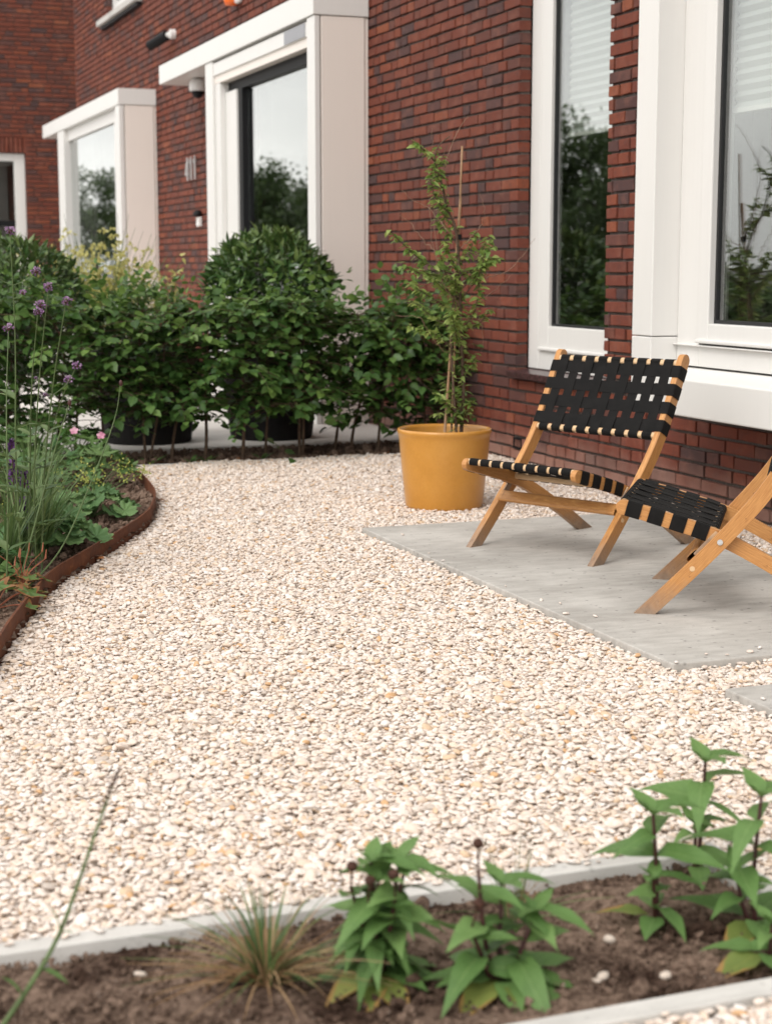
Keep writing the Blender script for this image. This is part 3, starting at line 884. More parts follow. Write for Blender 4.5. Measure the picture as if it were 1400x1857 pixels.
# rooms behind the windows
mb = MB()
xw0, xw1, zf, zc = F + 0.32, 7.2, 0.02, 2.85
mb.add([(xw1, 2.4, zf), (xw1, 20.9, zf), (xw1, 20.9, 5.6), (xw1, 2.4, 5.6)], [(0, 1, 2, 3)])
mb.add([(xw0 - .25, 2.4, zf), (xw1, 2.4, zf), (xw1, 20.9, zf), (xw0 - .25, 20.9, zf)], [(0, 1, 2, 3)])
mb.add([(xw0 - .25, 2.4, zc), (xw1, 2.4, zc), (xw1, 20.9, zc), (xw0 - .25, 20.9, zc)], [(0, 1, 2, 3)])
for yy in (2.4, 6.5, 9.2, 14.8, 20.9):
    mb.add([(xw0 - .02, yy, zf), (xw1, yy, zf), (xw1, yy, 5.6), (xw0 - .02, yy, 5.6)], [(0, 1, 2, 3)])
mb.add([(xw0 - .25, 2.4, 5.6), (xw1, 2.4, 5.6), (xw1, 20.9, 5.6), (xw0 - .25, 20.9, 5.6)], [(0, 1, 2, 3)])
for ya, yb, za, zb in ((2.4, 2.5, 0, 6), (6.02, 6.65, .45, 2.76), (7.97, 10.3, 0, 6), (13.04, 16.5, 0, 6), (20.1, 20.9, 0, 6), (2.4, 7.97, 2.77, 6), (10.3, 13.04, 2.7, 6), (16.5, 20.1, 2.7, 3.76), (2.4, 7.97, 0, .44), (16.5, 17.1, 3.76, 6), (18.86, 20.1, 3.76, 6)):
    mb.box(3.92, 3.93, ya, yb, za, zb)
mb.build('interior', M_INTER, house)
mb = MB(); mb.box(F - 0.25, 9.5, 2.2, 21.0, 6.2, 6.45); mb.box(7.25, 9.4, 2.41, 20.92, 0, 6.19); mb.box(F + .07, 7.24, 20.905, 20.925, 0, 6.19); mb.box(F + 0.02, 7.24, 2.2, 2.395, 0, 6.19)
mb.build('roof', M_WHITE, house)

# tall window between the pot and the right-hand bay
w = empty('window', (0, 0, 0), 0, house); tag(w, 'tall white framed window in brick reveal above the dark sill')
mb = MB(); frame_boxes(mb, 3.823, 3.915, 6.66, 7.966, 0.500, 2.755, 0.118)
mb.build('frame', M_WHITE, w, bevel=0.004)
mb = MB(); frame_boxes(mb, 3.8195, 3.885, 6.79, 7.842, 0.612, 2.64, 0.118); mb.box(3.806, 3.819, 7.0, 7.825, 0.600, 0.618)
mb.build('sash', M_WHITE, w, bevel=0.005)
mb = MB(); frame_boxes(mb, 3.838, 3.884, 6.9085, 7.7235, 0.7305, 2.5215, 0.012)
mb.build('gasket', M_BLACKF, w)
pane('pane', 3.848, 6.9085, 7.7235, 0.7305, 2.5215, w)
mb = MB()
mb.add([(3.705, 6.93, .450), (3.84, 6.93, .450), (3.84, 6.93, .498), (3.705, 6.93, .484), (3.705, 8.0, .450), (3.84, 8.0, .450), (3.84, 8.0, .498), (3.705, 8.0, .484)],
       [(0, 1, 2, 3), (7, 6, 5, 4), (0, 4, 5, 1), (3, 2, 6, 7), (0, 3, 7, 4), (1, 5, 6, 2)])
so = mb.build('window_sill', M_DARKSILL, house, bevel=0.004)
tag(so, 'glossy dark brown sill under the tall window')

# right-hand bay
bay = empty('bay_window', (0, 0, 0), 0, house); tag(bay, 'white box bay at the right with deep panel below the glass')
XB = 3.375
mb = MB(); mb.box(XB, 3.74, 5.880, 6.040, 0.757, 2.9); mb.box(XB, 3.74, 5.880, 6.040, 0.600, 0.7535)
mb.build('corner_post', M_WHITE, bay, bevel=0.004)
mb = MB()
mb.add([(XB, 2.5, .450), (3.745, 2.5, .450), (3.745, 2.5, .632), (3.49, 2.5, .632), (XB, 2.5, .5975), (XB, 6.040, .450), (3.745, 6.040, .450), (3.745, 6.040, .632), (3.49, 6.040, .632), (XB, 6.040, .5975)],
       [(0, 4, 9, 5), (4, 3, 8, 9), (3, 2, 7, 8), (0, 5, 6, 1), (1, 6, 7, 2), (0, 1, 2, 4), (5, 9, 7, 6), (2, 3, 4, 4), (7, 9, 8, 8)][:7])
mb.build('apron_panel', M_WHITE, bay, bevel=0.006)
mb = MB()
mb.box(3.497, 3.58, 5.712, 5.879, 0.640, 2.76); mb.box(3.497, 3.58, 2.5, 5.7115, 0.640, 0.722); mb.box(3.497, 3.58, 2.5, 5.7115, 2.68, 2.76)
mb.box(3.475, 3.56, 2.5, 5.879, 0.722, 0.728)
mb.build('frame', M_WHITE, bay, bevel=0.005)
mb = MB()
mb.box(3.488, 3.556, 5.632, 5.710, 0.738, 2.67); mb.box(3.488, 3.556, 2.6, 5.6315, 0.738, 0.815); mb.box(3.488, 3.556, 2.6, 5.6315, 2.6, 2.67)
mb.box(3.470, 3.4875, 2.6, 5.700, 0.736, 0.752)
mb.build('sash', M_WHITE, bay, bevel=0.005)
mb = MB(); frame_boxes(mb, 3.515, 3.556, 2.61, 5.6315, 0.8155, 2.5995, 0.014); mb.build('gasket', M_BLACKF, bay)
pane('pane', 3.524, 2.61, 5.6315, 0.8155, 2.5995, bay)
mb = MB(); mb.box(3.366, 3.745, 2.5, 6.05, 2.905, 3.06); mb.box(3.39, 3.745, 2.5, 5.879, 2.762, 2.904)
mb.build('fascia', M_WHITE, bay, bevel=0.004)

def blind(x, y0, y1, z0, z1, label):
    n = int((z1 - z0) / 0.021); V = []; Q = []
    for i in range(n + 1):
        z = z0 + (z1 - z0) * i / n; xx = x + (0.010 if i % 2 else -0.006)
        V += [(xx, y0, z), (xx, y1, z)]
        if i: Q.append((2 * i - 2, 2 * i - 1, 2 * i + 1, 2 * i))
    b = empty('pleated_blind', (x, (y0 + y1) / 2, z0))
    V = np.array(V) - [x, (y0 + y1) / 2, z0]
    mb = MB(); mb.add(V, Q); mb.build('pleats', M_BLIND, b)
    hy = (y1 - y0) / 2
    mb = MB(); mb.box(-0.012, 0.012, -hy, hy, -0.022, -0.001); mb.build('bottom_rail', M_WPLAST, b, bevel=0.003)
    tag(b, label, 'blind', 'pleated blinds behind the glass')
blind(3.925, 6.75, 7.73, 1.72, 2.75, 'white pleated blind half lowered inside the tall window')
blind(3.60, 2.6, 5.66, 1.655, 2.75, 'white pleated blind lowered inside the right-hand bay')

# entrance bay
ent = empty('entrance_bay', (0, 0, 0), 0, house); tag(ent, 'projecting entrance bay with white canopy, shade-tinted white side panel and glass door')
XD = 3.378
mb = MB(); mb.box(XD, 3.416, 10.262, 10.420, 0, 2.6355); mb.box(3.4165, 3.56, 10.300, 10.420, 0, 2.6355)
mb.build('corner_post', M_WHITE, ent, bevel=0.004)
mb = MB(); mb.box(XD, 3.745, 12.84, 13.06, 0, 2.6355); mb.build('jamb_post', M_WHITE, ent, bevel=0.004)
mb = MB(); mb.box(3.424, 3.722, 10.262, 10.297, 0, 2.6355); mb.build('side_panel', M_SHADED_WHITE, ent, bevel=0.004)
mb = MB(); mb.box(3.726, 3.748, 10.268, 10.297, 0, 2.6355); mb.build('trim_strip', M_SHADED_WHITE, ent, bevel=0.002)
mb = MB(); mb.box(XD + .008, 3.52, 10.4205, 12.8395, 2.523, 2.618); mb.build('head_board', M_WHITE, ent, bevel=0.003)
mb = MB(); mb.box(3.368, 3.748, 10.256, 14.65, 2.639, 2.80)
fa = mb.build('canopy', M_WHITE, ent, bevel=0.004)
mb = MB(); mb.box(XD + .0035, XD + .0078, 10.475, 10.935, 2.528, 2.613); mb.build('nameplate', M_GREYMET, ent)
mb = MB(); mb.box(3.400, 3.60, 10.4205, 12.8395, 2.462, 2.5225); mb.build('soffit_strip', M_SHADED_WHITE, ent)
mb = MB(); mb.box(3.470, 3.60, 10.4205, 12.69, 2.385, 2.4615); mb.build('track_cover', M_BPLAST, ent)
door = empty('sliding_door', (0, 0, 0), 0, ent)
mb = MB(); mb.box(3.445, 3.56, 12.39, 12.69, 0.02, 2.3845); mb.box(3.40, 3.56, 12.695, 12.835, 0.02, 2.46); mb.build('door_frame', M_WHITE, door, bevel=0.004)
mb = MB(); mb.box(3.462, 3.55, 12.285, 12.388, 0.02, 2.3845); mb.build('door_stile', M_BPLAST, door, bevel=0.003)
mb = MB(); mb.box(3.49, 3.53, 10.4205, 12.284, 0.02, 0.12); mb.build('bottom_rail', M_GREYMET, door, bevel=0.003)
pane('pane', 3.505, 10.4205, 12.284, 0.1205, 2.3845, door)

# far bay
fb = empty('bay_window', (0, 0, 0), 0, house); tag(fb, 'far projecting bay window with white fascia and shade-tinted white side panel')
XL = 3.372
mb = MB(); mb.box(XL, 3.420, 16.462, 16.660, 0, 2.6295); mb.build('corner_post', M_WHITE, fb, bevel=0.004)
mb = MB(); mb.box(3.428, 3.722, 16.462, 16.50, 0, 2.6295); mb.build('side_panel', M_SHADED_WHITE, fb, bevel=0.004)
mb = MB(); mb.box(3.726, 3.748, 16.468, 16.50, 0, 2.6295); mb.build('trim_strip', M_SHADED_WHITE, fb, bevel=0.002)
mb = MB(); mb.box(XL, 3.745, 19.72, 20.13, 0, 2.6295); mb.build('jamb_post', M_WHITE, fb, bevel=0.004)
mb = MB(); mb.box(3.363, 3.748, 16.455, 21.18, 2.633, 2.79); mb.build('fascia', M_WHITE, fb, bevel=0.004)
mb = MB(); mb.box(3.425, 3.50, 16.6605, 19.7195, 2.50, 2.6295); mb.box(3.425, 3.50, 16.6605, 16.99, 0.45, 2.4995); mb.box(3.40, 3.70, 16.6605, 19.7195, 0, 0.45)
mb.build('frame', M_WHITE, fb, bevel=0.004)
pane('pane', 3.455, 16.991, 19.7195, 0.4505, 2.4995, fb)

# upper window
uw = empty('window', (0, 0, 0), 0, house); tag(uw, 'upper floor window with white sill at the top left')
mb = MB(); frame_boxes(mb, 3.82, 3.90, 17.105, 18.855, 3.79, 5.19, 0.16); mb.build('frame', M_WHITE, uw, bevel=0.004)
pane('pane', 3.85, 17.266, 18.694, 3.951, 5.029, uw)
mb = MB(); mb.box(3.66, 3.87, 17.02, 19.02, 3.725, 3.785); mb.build('sill', M_KERB, uw, bevel=0.004)
mb = MB(); mb.box(3.70, 3.86, 17.03, 19.01, 3.690, 3.7235); mb.build('sill_underside', M_BPLAST, uw)

# small vent brick low in the wall
vt = empty('vent_grille', (F - 0.002, 7.93, 0.094), 0, house)
mb = MB(); frame_boxes(mb, -0.004, 0.02, -0.05, 0.05, -0.03, 0.03, 0.007); mb.build('vent_frame', M_BPLAST, vt)
for k in range(5):
    mb = MB(); mb.box(0.0, 0.012, -0.036 + k * 0.018 - 0.003, -0.036 + k * 0.018 + 0.003, -0.0228, 0.0228); mb.build('slat', M_BPLAST, vt)

# ---------------- the house across the end
nh = empty('brick_house', (0, 0, 0))
tag(nh, 'darker brick neighbouring house closing the view at the far left', 'house')
nh.location = (0, 0, 0)
NY, NX = 23.60, 2.74
OPN = [(2.84 - NX, 3.50 - NX, 0.2625, 2.825)]
brick_wall(nh, 'y', (NX, NY), 4.2, -0.05, 4.95, OPN, lambda px, py, c: (px < 128) & (py < 460) & ~((px > 78) & (py > 225) & (px < 135)) & (c[:, 2] > 1.2), 290)
w2 = empty('window', (0, 0, 0), 0, nh); tag(w2, 'white framed window at the left edge under a soldier course')
mb = MB()
for a, b, c, d in ((2.846, 2.93, .30, 2.605), (3.345, 3.494, .30, 2.605), (2.9305, 3.3445, .30, .42), (2.9305, 3.3445, 2.50, 2.605)):
    mb.box(a, b, NY + .06, NY + .14, c, d)
mb.build('frame', M_WHITE, w2, bevel=0.004)
mb = MB(); mb.box(2.9305, 3.3445, NY + .10, NY + .106, .4205, 2.4995); mb.build('pane', M_GLASS, w2)
mb = MB(); mb.box(2.9305, 3.3445, NY + .085, NY + .13, 1.60, 1.68); mb.build('glazing_bar', M_BPLAST, w2)
mb = MB(); mb.box(NX, 6.9, NY + 2.2, NY + 2.3, 0, 6.2); mb.box(NX, NX + .05, NY + .07, NY + 2.2, 0, 6.2); mb.box(NX, 6.9, NY + .07, NY + 2.2, 6.2, 6.3); mb.box(6.85, 6.9, NY + .07, NY + 2.2, 0, 6.19); mb.build('interior', M_INTER, nh)
k = 0
xx = 2.845
while xx < 3.50:                         # soldier course over the window: bricks on end
    o = bpy.data.objects.new('brick', BMESH[k % 8]); COL.objects.link(o); o.parent = nh
    o.location = (xx + 0.026, NY + .001, 2.715)
    o.rotation_euler = Matrix(((0, 0, 1), (1, 0, 0), (0, 1, 0))).to_euler()
    o.color = (float(np.clip(rng.normal(.5, .2), 0, 1)), 0, 0, 1)
    xx += 0.0625; k += 1

# ---------------- things on the wall
num = empty('house_number', (F - 0.02, 14.99, 1.83)); tag(num, 'silver house number 411 fixed to the brick between the two bays', 'number')
def digit(strokes, yc, name='digit'):
    mb = MB()
    for (ya, za, yb, zb, t) in strokes:
        d = np.array([yb - ya, zb - za]); L = np.hypot(*d); d /= L; n = np.array([-d[1], d[0]]) * t / 2
        a, b = np.array([ya, za]), np.array([yb, zb])
        c = [a - n, a + n, b + n, b - n]
        # viewed from the street (looking +X) the reading direction is -Y
        V = [(x, yc - q[0], q[1]) for x in (-0.006, 0.006) for q in c]
        mb.add(V, [(0, 1, 2, 3), (7, 6, 5, 4), (0, 4, 5, 1), (1, 5, 6, 2), (2, 6, 7, 3), (3, 7, 4, 0)])
    mb.build(name, M_SILVER, num)
ONE = [(0.0, 0.0, 0.0, 0.21, 0.026), (-0.040, 0.155, 0.0, 0.197, 0.022)]
FOUR = [(0.03, 0.0, 0.03, 0.21, 0.026), (-0.055, 0.062, 0.058, 0.062, 0.026), (-0.045, 0.070, 0.022, 0.195, 0.022)]
digit(FOUR, 0.16); digit(ONE, 0.0); digit(ONE, -0.14)

bell = empty('doorbell', (F - 0.001, 14.73, 1.40)); tag(bell, 'small white doorbell with black sensor dome above it beside the door', 'doorbell')
mb = MB(); mb.box(-0.035, 0, -0.045, 0.045, 0, 0.085); mb.build('housing', M_WPLAST, bell, bevel=0.006)
mb = MB(); mb.lathe([(0.001, 0.150), (0.02, 0.147), (0.036, 0.132), (0.042, 0.110), (0.040, 0.090), (0.001, 0.088)], 20, c=(-0.03, 0, 0)); mb.build('sensor_dome', M_BPLAST, bell, smooth=True)

bc = empty('security_camera', (F - 0.001, 15.60, 3.215)); tag(bc, 'black bullet security camera on a white bracket under the upper window', 'camera')
mb = MB(); mb.tube([(-0.001, 0, 0), (-0.05, 0, 0)], 0.045, 16); mb.tube([(-0.04, 0.01, 0), (-0.07, 0.12, -0.01)], 0.028, 12); mb.build('bracket', M_WPLAST, bc, smooth=False)
mb = MB(); mb.tube([(-0.065, 0.06, -0.005), (-0.19, 0.26, -0.085)], 0.048, 16); mb.build('camera_body', M_BPLAST, bc)

dc = empty('security_camera', (F - 0.001, 14.02, 2.56)); tag(dc, 'white dome security camera hanging under the entrance canopy', 'camera')
mb = MB(); mb.tube([(-0.001, 0, 0.03), (-0.03, 0, 0.03)], 0.05, 16); mb.tube([(-0.02, 0, 0.03), (-0.17, 0, 0.03)], 0.022, 12); mb.build('arm', M_WPLAST, dc)
mb = MB(); mb.lathe([(0.001, 0.075), (0.045, 0.07), (0.068, 0.045), (0.075, 0.0), (0.070, -0.03), (0.001, -0.032)], 24, c=(-0.19, 0, 0)); mb.build('housing', M_WPLAST, dc, smooth=True)
mb = MB(); mb.lathe([(0.055, -0.033), (0.05, -0.055), (0.036, -0.078), (0.012, -0.092), (0.001, -0.093)], 24, c=(-0.19, 0, 0)); mb.build('lens_dome', M_BPLAST, dc, smooth=True)

al = empty('alarm_box', (F - 0.001, 13.36, 3.165)); tag(al, 'orange and white alarm box on the wall, cut by the top edge', 'alarm')
mb = MB(); mb.box(-0.05, 0, -0.13, 0.13, 0.0, 0.24); mb.build('housing', M_WPLAST, al, bevel=0.02)
mb = MB(); mb.lathe([(0.001, -0.012), (0.05, -0.005), (0.062, 0.03), (0.06, 0.17), (0.045, 0.20), (0.001, 0.21)], 20, c=(-0.06, 0.02, 0)); mb.build('strobe_lens', M_ORANGE, al, smooth=True)

# ================================================================== CHAIRS
LINE_A = catmull([(-.045, -.045), (0, 0), (.125, .128), (.235, .248), (.345, .385), (.425, .525), (.507, .692), (.514, .706)], 10)
LINE_B = catmull([(-.095, .320), (.03, .287), (.16, .249), (.27, .206), (.47, .096), (.625, 0), (.69, -.040)], 10)
def board_mesh(line, width, thick, round_start, round_end):
    """curved flat board: centre line in (depth, height), thickness across"""
    C = np.asarray(line); T = np.gradient(C, axis=0); T /= np.linalg.norm(T, axis=1)[:, None]
    N = np.stack([-T[:, 1], T[:, 0]], 1)
    L = np.concatenate([[0], np.cumsum(np.linalg.norm(np.diff(C, axis=0), axis=1))])
    hw = np.full(len(C), width / 2)
    r = width / 2
    if round_end: hw = np.minimum(hw, np.sqrt(np.maximum(r * r - np.maximum(0, r - (L[-1] - L)) ** 2, (r * .22) ** 2)))
    if round_start: hw = np.minimum(hw, np.sqrt(np.maximum(r * r - np.maximum(0, r - L) ** 2, (r * .22) ** 2)))
    bm = bmesh.new(); uvl = bm.loops.layers.uv.new('UVMap')
    rows = []
    for c, n, h in zip(C, N, hw):
        a, b = c + n * h, c - n * h
        rows.append([bm.verts.new((x, p[0], p[1])) for x in (-thick / 2, thick / 2) for p in (a, b)])
    uvm = {}
    for i, row in enumerate(rows):
        for j, v in enumerate(row): uvm[v] = (L[i] * 3, (j % 2) * 0.35 + (j // 2) * 0.05)
    order = (0, 1, 3, 2)
    for i in range(len(rows) - 1):
        for k in range(4):
            a, b = order[k], order[(k + 1) % 4]
            bm.faces.new((rows[i][a], rows[i][b], rows[i + 1][b], rows[i + 1][a]))
    for row in (rows[0], rows[-1]): bm.faces.new([row[k] for k in order])
    for f in bm.faces:
        for l in f.loops: l[uvl].uv = uvm[l.vert]
    bmesh.ops.bisect_plane(bm, geom=bm.verts[:] + bm.edges[:] + bm.faces[:], plane_co=(0, 0, 0), plane_no=(0, 0, 1), clear_inner=True)
    bmesh.ops.holes_fill(bm, edges=[e for e in bm.edges if e.is_boundary], sides=8)
    bmesh.ops.recalc_face_normals(bm, faces=bm.faces[:])
    me = bpy.data.meshes.new('board'); bm.to_mesh(me); bm.free()
    return me

def dense(line, step=0.006):
    C = np.asarray(line); L = np.concatenate([[0], np.cumsum(np.linalg.norm(np.diff(C, axis=0), axis=1))])
    s = np.arange(0, L[-1], step)
    return np.stack([np.interp(s, L, C[:, 0]), np.interp(s, L, C[:, 1])], 1)

def rail_mb(x0, x1, c, tdir, hw, ht, mat, name, parent):
    """cross rail along X with an oval section; c = (depth,height); tdir tangent in (depth,height)"""
    t = np.asarray(tdir, float); t /= np.linalg.norm(t); n = np.array([-t[1], t[0]])
    ang = np.arange(14) * 2 * math.pi / 14
    sec = [np.asarray(c) + t * hw * math.copysign(abs(math.cos(a)) ** .7, math.cos(a)) + n * ht * math.copysign(abs(math.sin(a)) ** .7, math.sin(a)) for a in ang]
    V = [(x, p[0], p[1]) for x in (x0, x1) for p in sec]
    mb = MB(); Q = [(i, (i + 1) % 14, 14 + (i + 1) % 14, 14 + i) for i in range(14)]
    uv = [(x, i / 14 * .3) for x in (x0 * 3, x1 * 3) for i in range(14)]
    mb.add(V, Q, .5, uv)
    return mb.build(name, mat, parent, smooth=True)

def webbing(parent, line, l0, l1, cen_off, n_long, n_lat, w_long, w_lat, xin, xout, board_half, rail_r, flip):
    """straps on the panel between arc lengths l0..l1 of the centre line."""
    C = np.asarray(line); T = np.gradient(C, axis=0); T /= np.linalg.norm(T, axis=1)[:, None]
    N = np.stack([-T[:, 1], T[:, 0]], 1)
    if flip: N = N
    L = np.concatenate([[0], np.cumsum(np.linalg.norm(np.diff(C, axis=0), axis=1))])
    def at(l, c):
        p = np.array([np.interp(l, L, C[:, 0]), np.interp(l, L, C[:, 1])]); n = np.array([np.interp(l, L, N[:, 0]), np.interp(l, L, N[:, 1])]); n /= np.linalg.norm(n)
        q = p + n * c
        return np.array([0, q[0], q[1]]), np.array([0, n[0], n[1]]), np.array([0, n[1], -n[0]])
    cf = board_half + 0.0012
    amp = 0.0013
    lat_l = [l0 + (l1 - l0) * (j + 0.5) / n_lat for j in range(n_lat)]
    xs = [-xin + 2 * xin * (i + 0.5) / n_long for i in range(n_long)]
    sag = lambda u: -0.010 * math.sin(math.pi * min(max(u, 0), 1))
    # lateral straps
    for j, l in enumerate(lat_l):
        mbs = MB(); P, W, Nn = [], [], []
        _, nrm, tan = at(l, 0)
        def put(x, c, nv):
            p, _, _ = at(l, c); p[0] = x; P.append(p); W.append(tan); Nn.append(nv)
        ex = np.array([1.0, 0, 0])
        put(xout - 0.004, -cf + .001, -nrm); put(xout + 0.0008, -cf + .004, norm(ex - nrm)); put(xout + 0.0012, 0, ex); put(xout + 0.0008, cf - .003, norm(ex + nrm)); put(xout - .004, cf, nrm)
        for x in np.linspace(xin, -xin, 55):
            u = (x + xin) / (2 * xin)
            ph = (x + xin) / (2 * xin / n_long) - 0.5
            put(x, cf + sag(u) * 0.6 - 0.001 + amp * math.cos(math.pi * (ph + j)), nrm)
        put(-xout + .004, cf, nrm); put(-xout - 0.0008, cf - .003, norm(-ex + nrm)); put(-xout - 0.0012, 0, -ex); put(-xout - 0.0008, -cf + .004, norm(-ex - nrm)); put(-xout + .004, -cf + .001, -nrm)
        mbs.ribbon(P, W, Nn, w_lat / 2, 0.0016); mbs.build('strap', M_STRAP, parent)
    # long straps
    ex = np.array([1.0, 0, 0])
    for i, x in enumerate(xs):
        mbs = MB(); P, W, Nn = [], [], []
        def put(l, c, nv):
            p, _, _ = at(l, c); p[0] = x; P.append(p); W.append(ex); Nn.append(nv)
        rr = rail_r + 0.0012
        cc = cf - rail_r - 0.0008
        for a in np.linspace(-150, 0, 8):
            aa = R(a); _, n_, t_ = at(l0, 0); put(l0 - rr * math.sin(-aa) if False else l0 + rr * math.sin(aa), cc + rr * math.cos(aa), norm(n_ * math.cos(aa) + t_ * math.sin(aa)))
        for l in np.linspace(l0 + .006, l1 - .006, 34):
            u = (l - l0) / (l1 - l0); v = (x + xin) / (2 * xin)
            ph = u * n_lat - 0.5
            _, n_, _ = at(l, 0)
            put(l, cf + sag(v) * 0.6 * math.sin(math.pi * u) ** .5 - 0.001 - amp * math.cos(math.pi * (ph + i)), n_)
        for a in np.linspace(0, 150, 8):
            aa = R(a); _, n_, t_ = at(l1, 0); put(l1 + rr * math.sin(aa), cc + rr * math.cos(aa), norm(n_ * math.cos(aa) + t_ * math.sin(aa)))
        mbs.ribbon(P, W, Nn, w_long / 2, 0.0016); mbs.build('strap', M_STRAP, parent)
    # rails the long straps wrap round
    for l in (l0, l1):
        p, n_, t_ = at(l, cf - rail_r - 0.0008)
        rail_mb(-xin - .004, xin + .004, (p[1], p[2]), (t_[1], t_[2]), rail_r - .0005, rail_r - .0005, M_WOODP, 'cross_rail', parent)

def arc_len_at(line, z=None, s=None):
    C = np.asarray(line); L = np.concatenate([[0], np.cumsum(np.linalg.norm(np.diff(C, axis=0), axis=1))])
    if z is not None: return float(np.interp(z, C[:, 1], L))
    return float(np.interp(s, C[:, 0], L))

def make_chair(origin, lat, label):
    rz = math.atan2(lat[1], lat[0])
    ch = empty('folding_chair', (origin[0], origin[1], SZ), rz)
    tag(ch, label, 'chair', 'wooden folding chairs with black webbing')
    LA, LB = dense(LINE_A), dense(LINE_B)
    back = empty('backrest', (0, 0, 0), 0, ch); seat = empty('seat', (0, 0, 0), 0, ch)
    for s in (-1, 1):
        me = board_mesh(LA, 0.046, 0.024, False, True)
        o = link_mesh('side_rail', me, M_WOOD, back); o.location.x = s * 0.279
        b = o.modifiers.new('b', 'BEVEL'); b.width = 0.003; b.segments = 2; b.limit_method = 'ANGLE'
        me = board_mesh(LB, 0.044, 0.022, True, False)
        o = link_mesh('side_rail', me, M_WOOD, seat); o.location.x = s * 0.2475
        b = o.modifiers.new('b', 'BEVEL'); b.width = 0.003; b.segments = 2; b.limit_method = 'ANGLE'
    webbing(back, LA, arc_len_at(LA, z=.418), arc_len_at(LA, z=.672), 0, 9, 4, .0405, .0460, .266, .292, .023, .0125, False)
    # the seat line runs front -> back, so its normal already points up
    webbing(seat, LB, 0.020, arc_len_at(LB, s=.188), 0, 9, 4, .0395, .0445, .236, .2595, .022, .0120, True)
    # stretcher between the front legs and the folding stop blocks
    rail_mb(-.266, .266, (.137, .178), (1, 1.05), .024, .009, M_WOOD, 'stretcher', ch)
    for s in (-1, 1):
        mb = MB(); mb.box(s * .264 - .003, s * .264 + .003, -.012, .012, -.04, .055)
        o = mb.build('stop_block', M_WOODP, ch, bevel=.002); o.location = (0, .172, .206); o.rotation_euler = (R(-42), 0, 0)
        mb = MB(); P0 = (s * .262, .215, .226)
        mb.tube([(s * .2915, .215, .226), (s * .2955, .215, .226)], .0085, 14); mb.tube([(s * .2955, .215, .226), (s * .2975, .215, .226)], .005, 10)
        mb.build('pivot_bolt', M_SILVER, ch)
        mb = MB(); mb.tube([(s * .2905, .137, .143), (s * .2922, .137, .143)], .008, 14); mb.build('wood_plug', M_WOODP, ch)
    return ch
make_chair((2.520, 5.194), (0.425, -0.905), 'farther wooden folding chair with black woven straps, beside the yellow pot')
make_chair((2.568, 4.417), (-0.579, -0.815), 'nearer wooden folding chair with black woven straps, cut by the right edge')

# ================================================================== POT WITH SAPLING
POT = (2.742, 6.548)
pot = empty('glazed_pot', (POT[0], POT[1], -0.012)); tag(pot, 'large tapered yellow glazed pot standing on the gravel by the house', 'pot')
H = 0.352
prof = [(0.001, 0.0), (0.150, 0.0), (0.166, 0.006), (0.170, 0.02), (0.182, 0.13), (0.193, 0.24), (0.1985, 0.31), (0.201, 0.325), (0.2045, 0.333), (0.2065, 0.343), (0.2045, 0.351), (0.199, 0.353), (0.193, 0.350), (0.190, 0.338), (0.186, 0.27), (0.183, 0.25)]
mb = MB(); mb.lathe(prof, 56); mb.build('pot_body', M_GLAZE, pot, smooth=True)
mb = MB(); mb.lathe([(0.184, 0.300), (0.12, 0.305), (0.06, 0.302), (0.001, 0.304)], 36); mb.build('pot_soil', M_SOIL_DARK, pot, smooth=True)

def unproj_Y(px, py, Y):
    """a point of the plant, drawn on the vertical plane at depth Y (layout aid; depth is added afterwards)"""
    d = _fw * F_PX + _rt * (px - CX) + _up * (CY - py)
    t = Y / d[1]
    return np.array([0, 0, CAM_H]) + t * d

sap = empty('sapling', (POT[0], POT[1], 0.29)); tag(sap, 'slender leafy sapling with bare twigs growing in the yellow pot', 'sapling')
SO = np.array([POT[0], POT[1], 0.29])
def sp(px, py, dy=0.0): return unproj_Y(px, py, POT[1] + dy) - SO
trunk = catmull([sp(836, 790, .0), sp(840, 700, .01), sp(836, 600, 0), sp(832, 480, .0), sp(826, 415, -.02), sp(812, 380, -.03), sp(800, 330, -.03), sp(788, 290, -.02), sp(795, 265, -.02), sp(815, 247, -.02)], 6)
mb = MB(); mb.tube(trunk, np.linspace(0.0085, 0.0022, len(trunk)), 8)
t2 = catmull([sp(828, 790, -.03), sp(822, 700, -.03), sp(818, 600, -.02), sp(824, 520, .0), sp(830, 470, 0)], 6)
mb.tube(t2, np.linspace(0.006, 0.003, len(t2)), 7)
mb.build('trunk', M_BARK, sap, smooth=True)
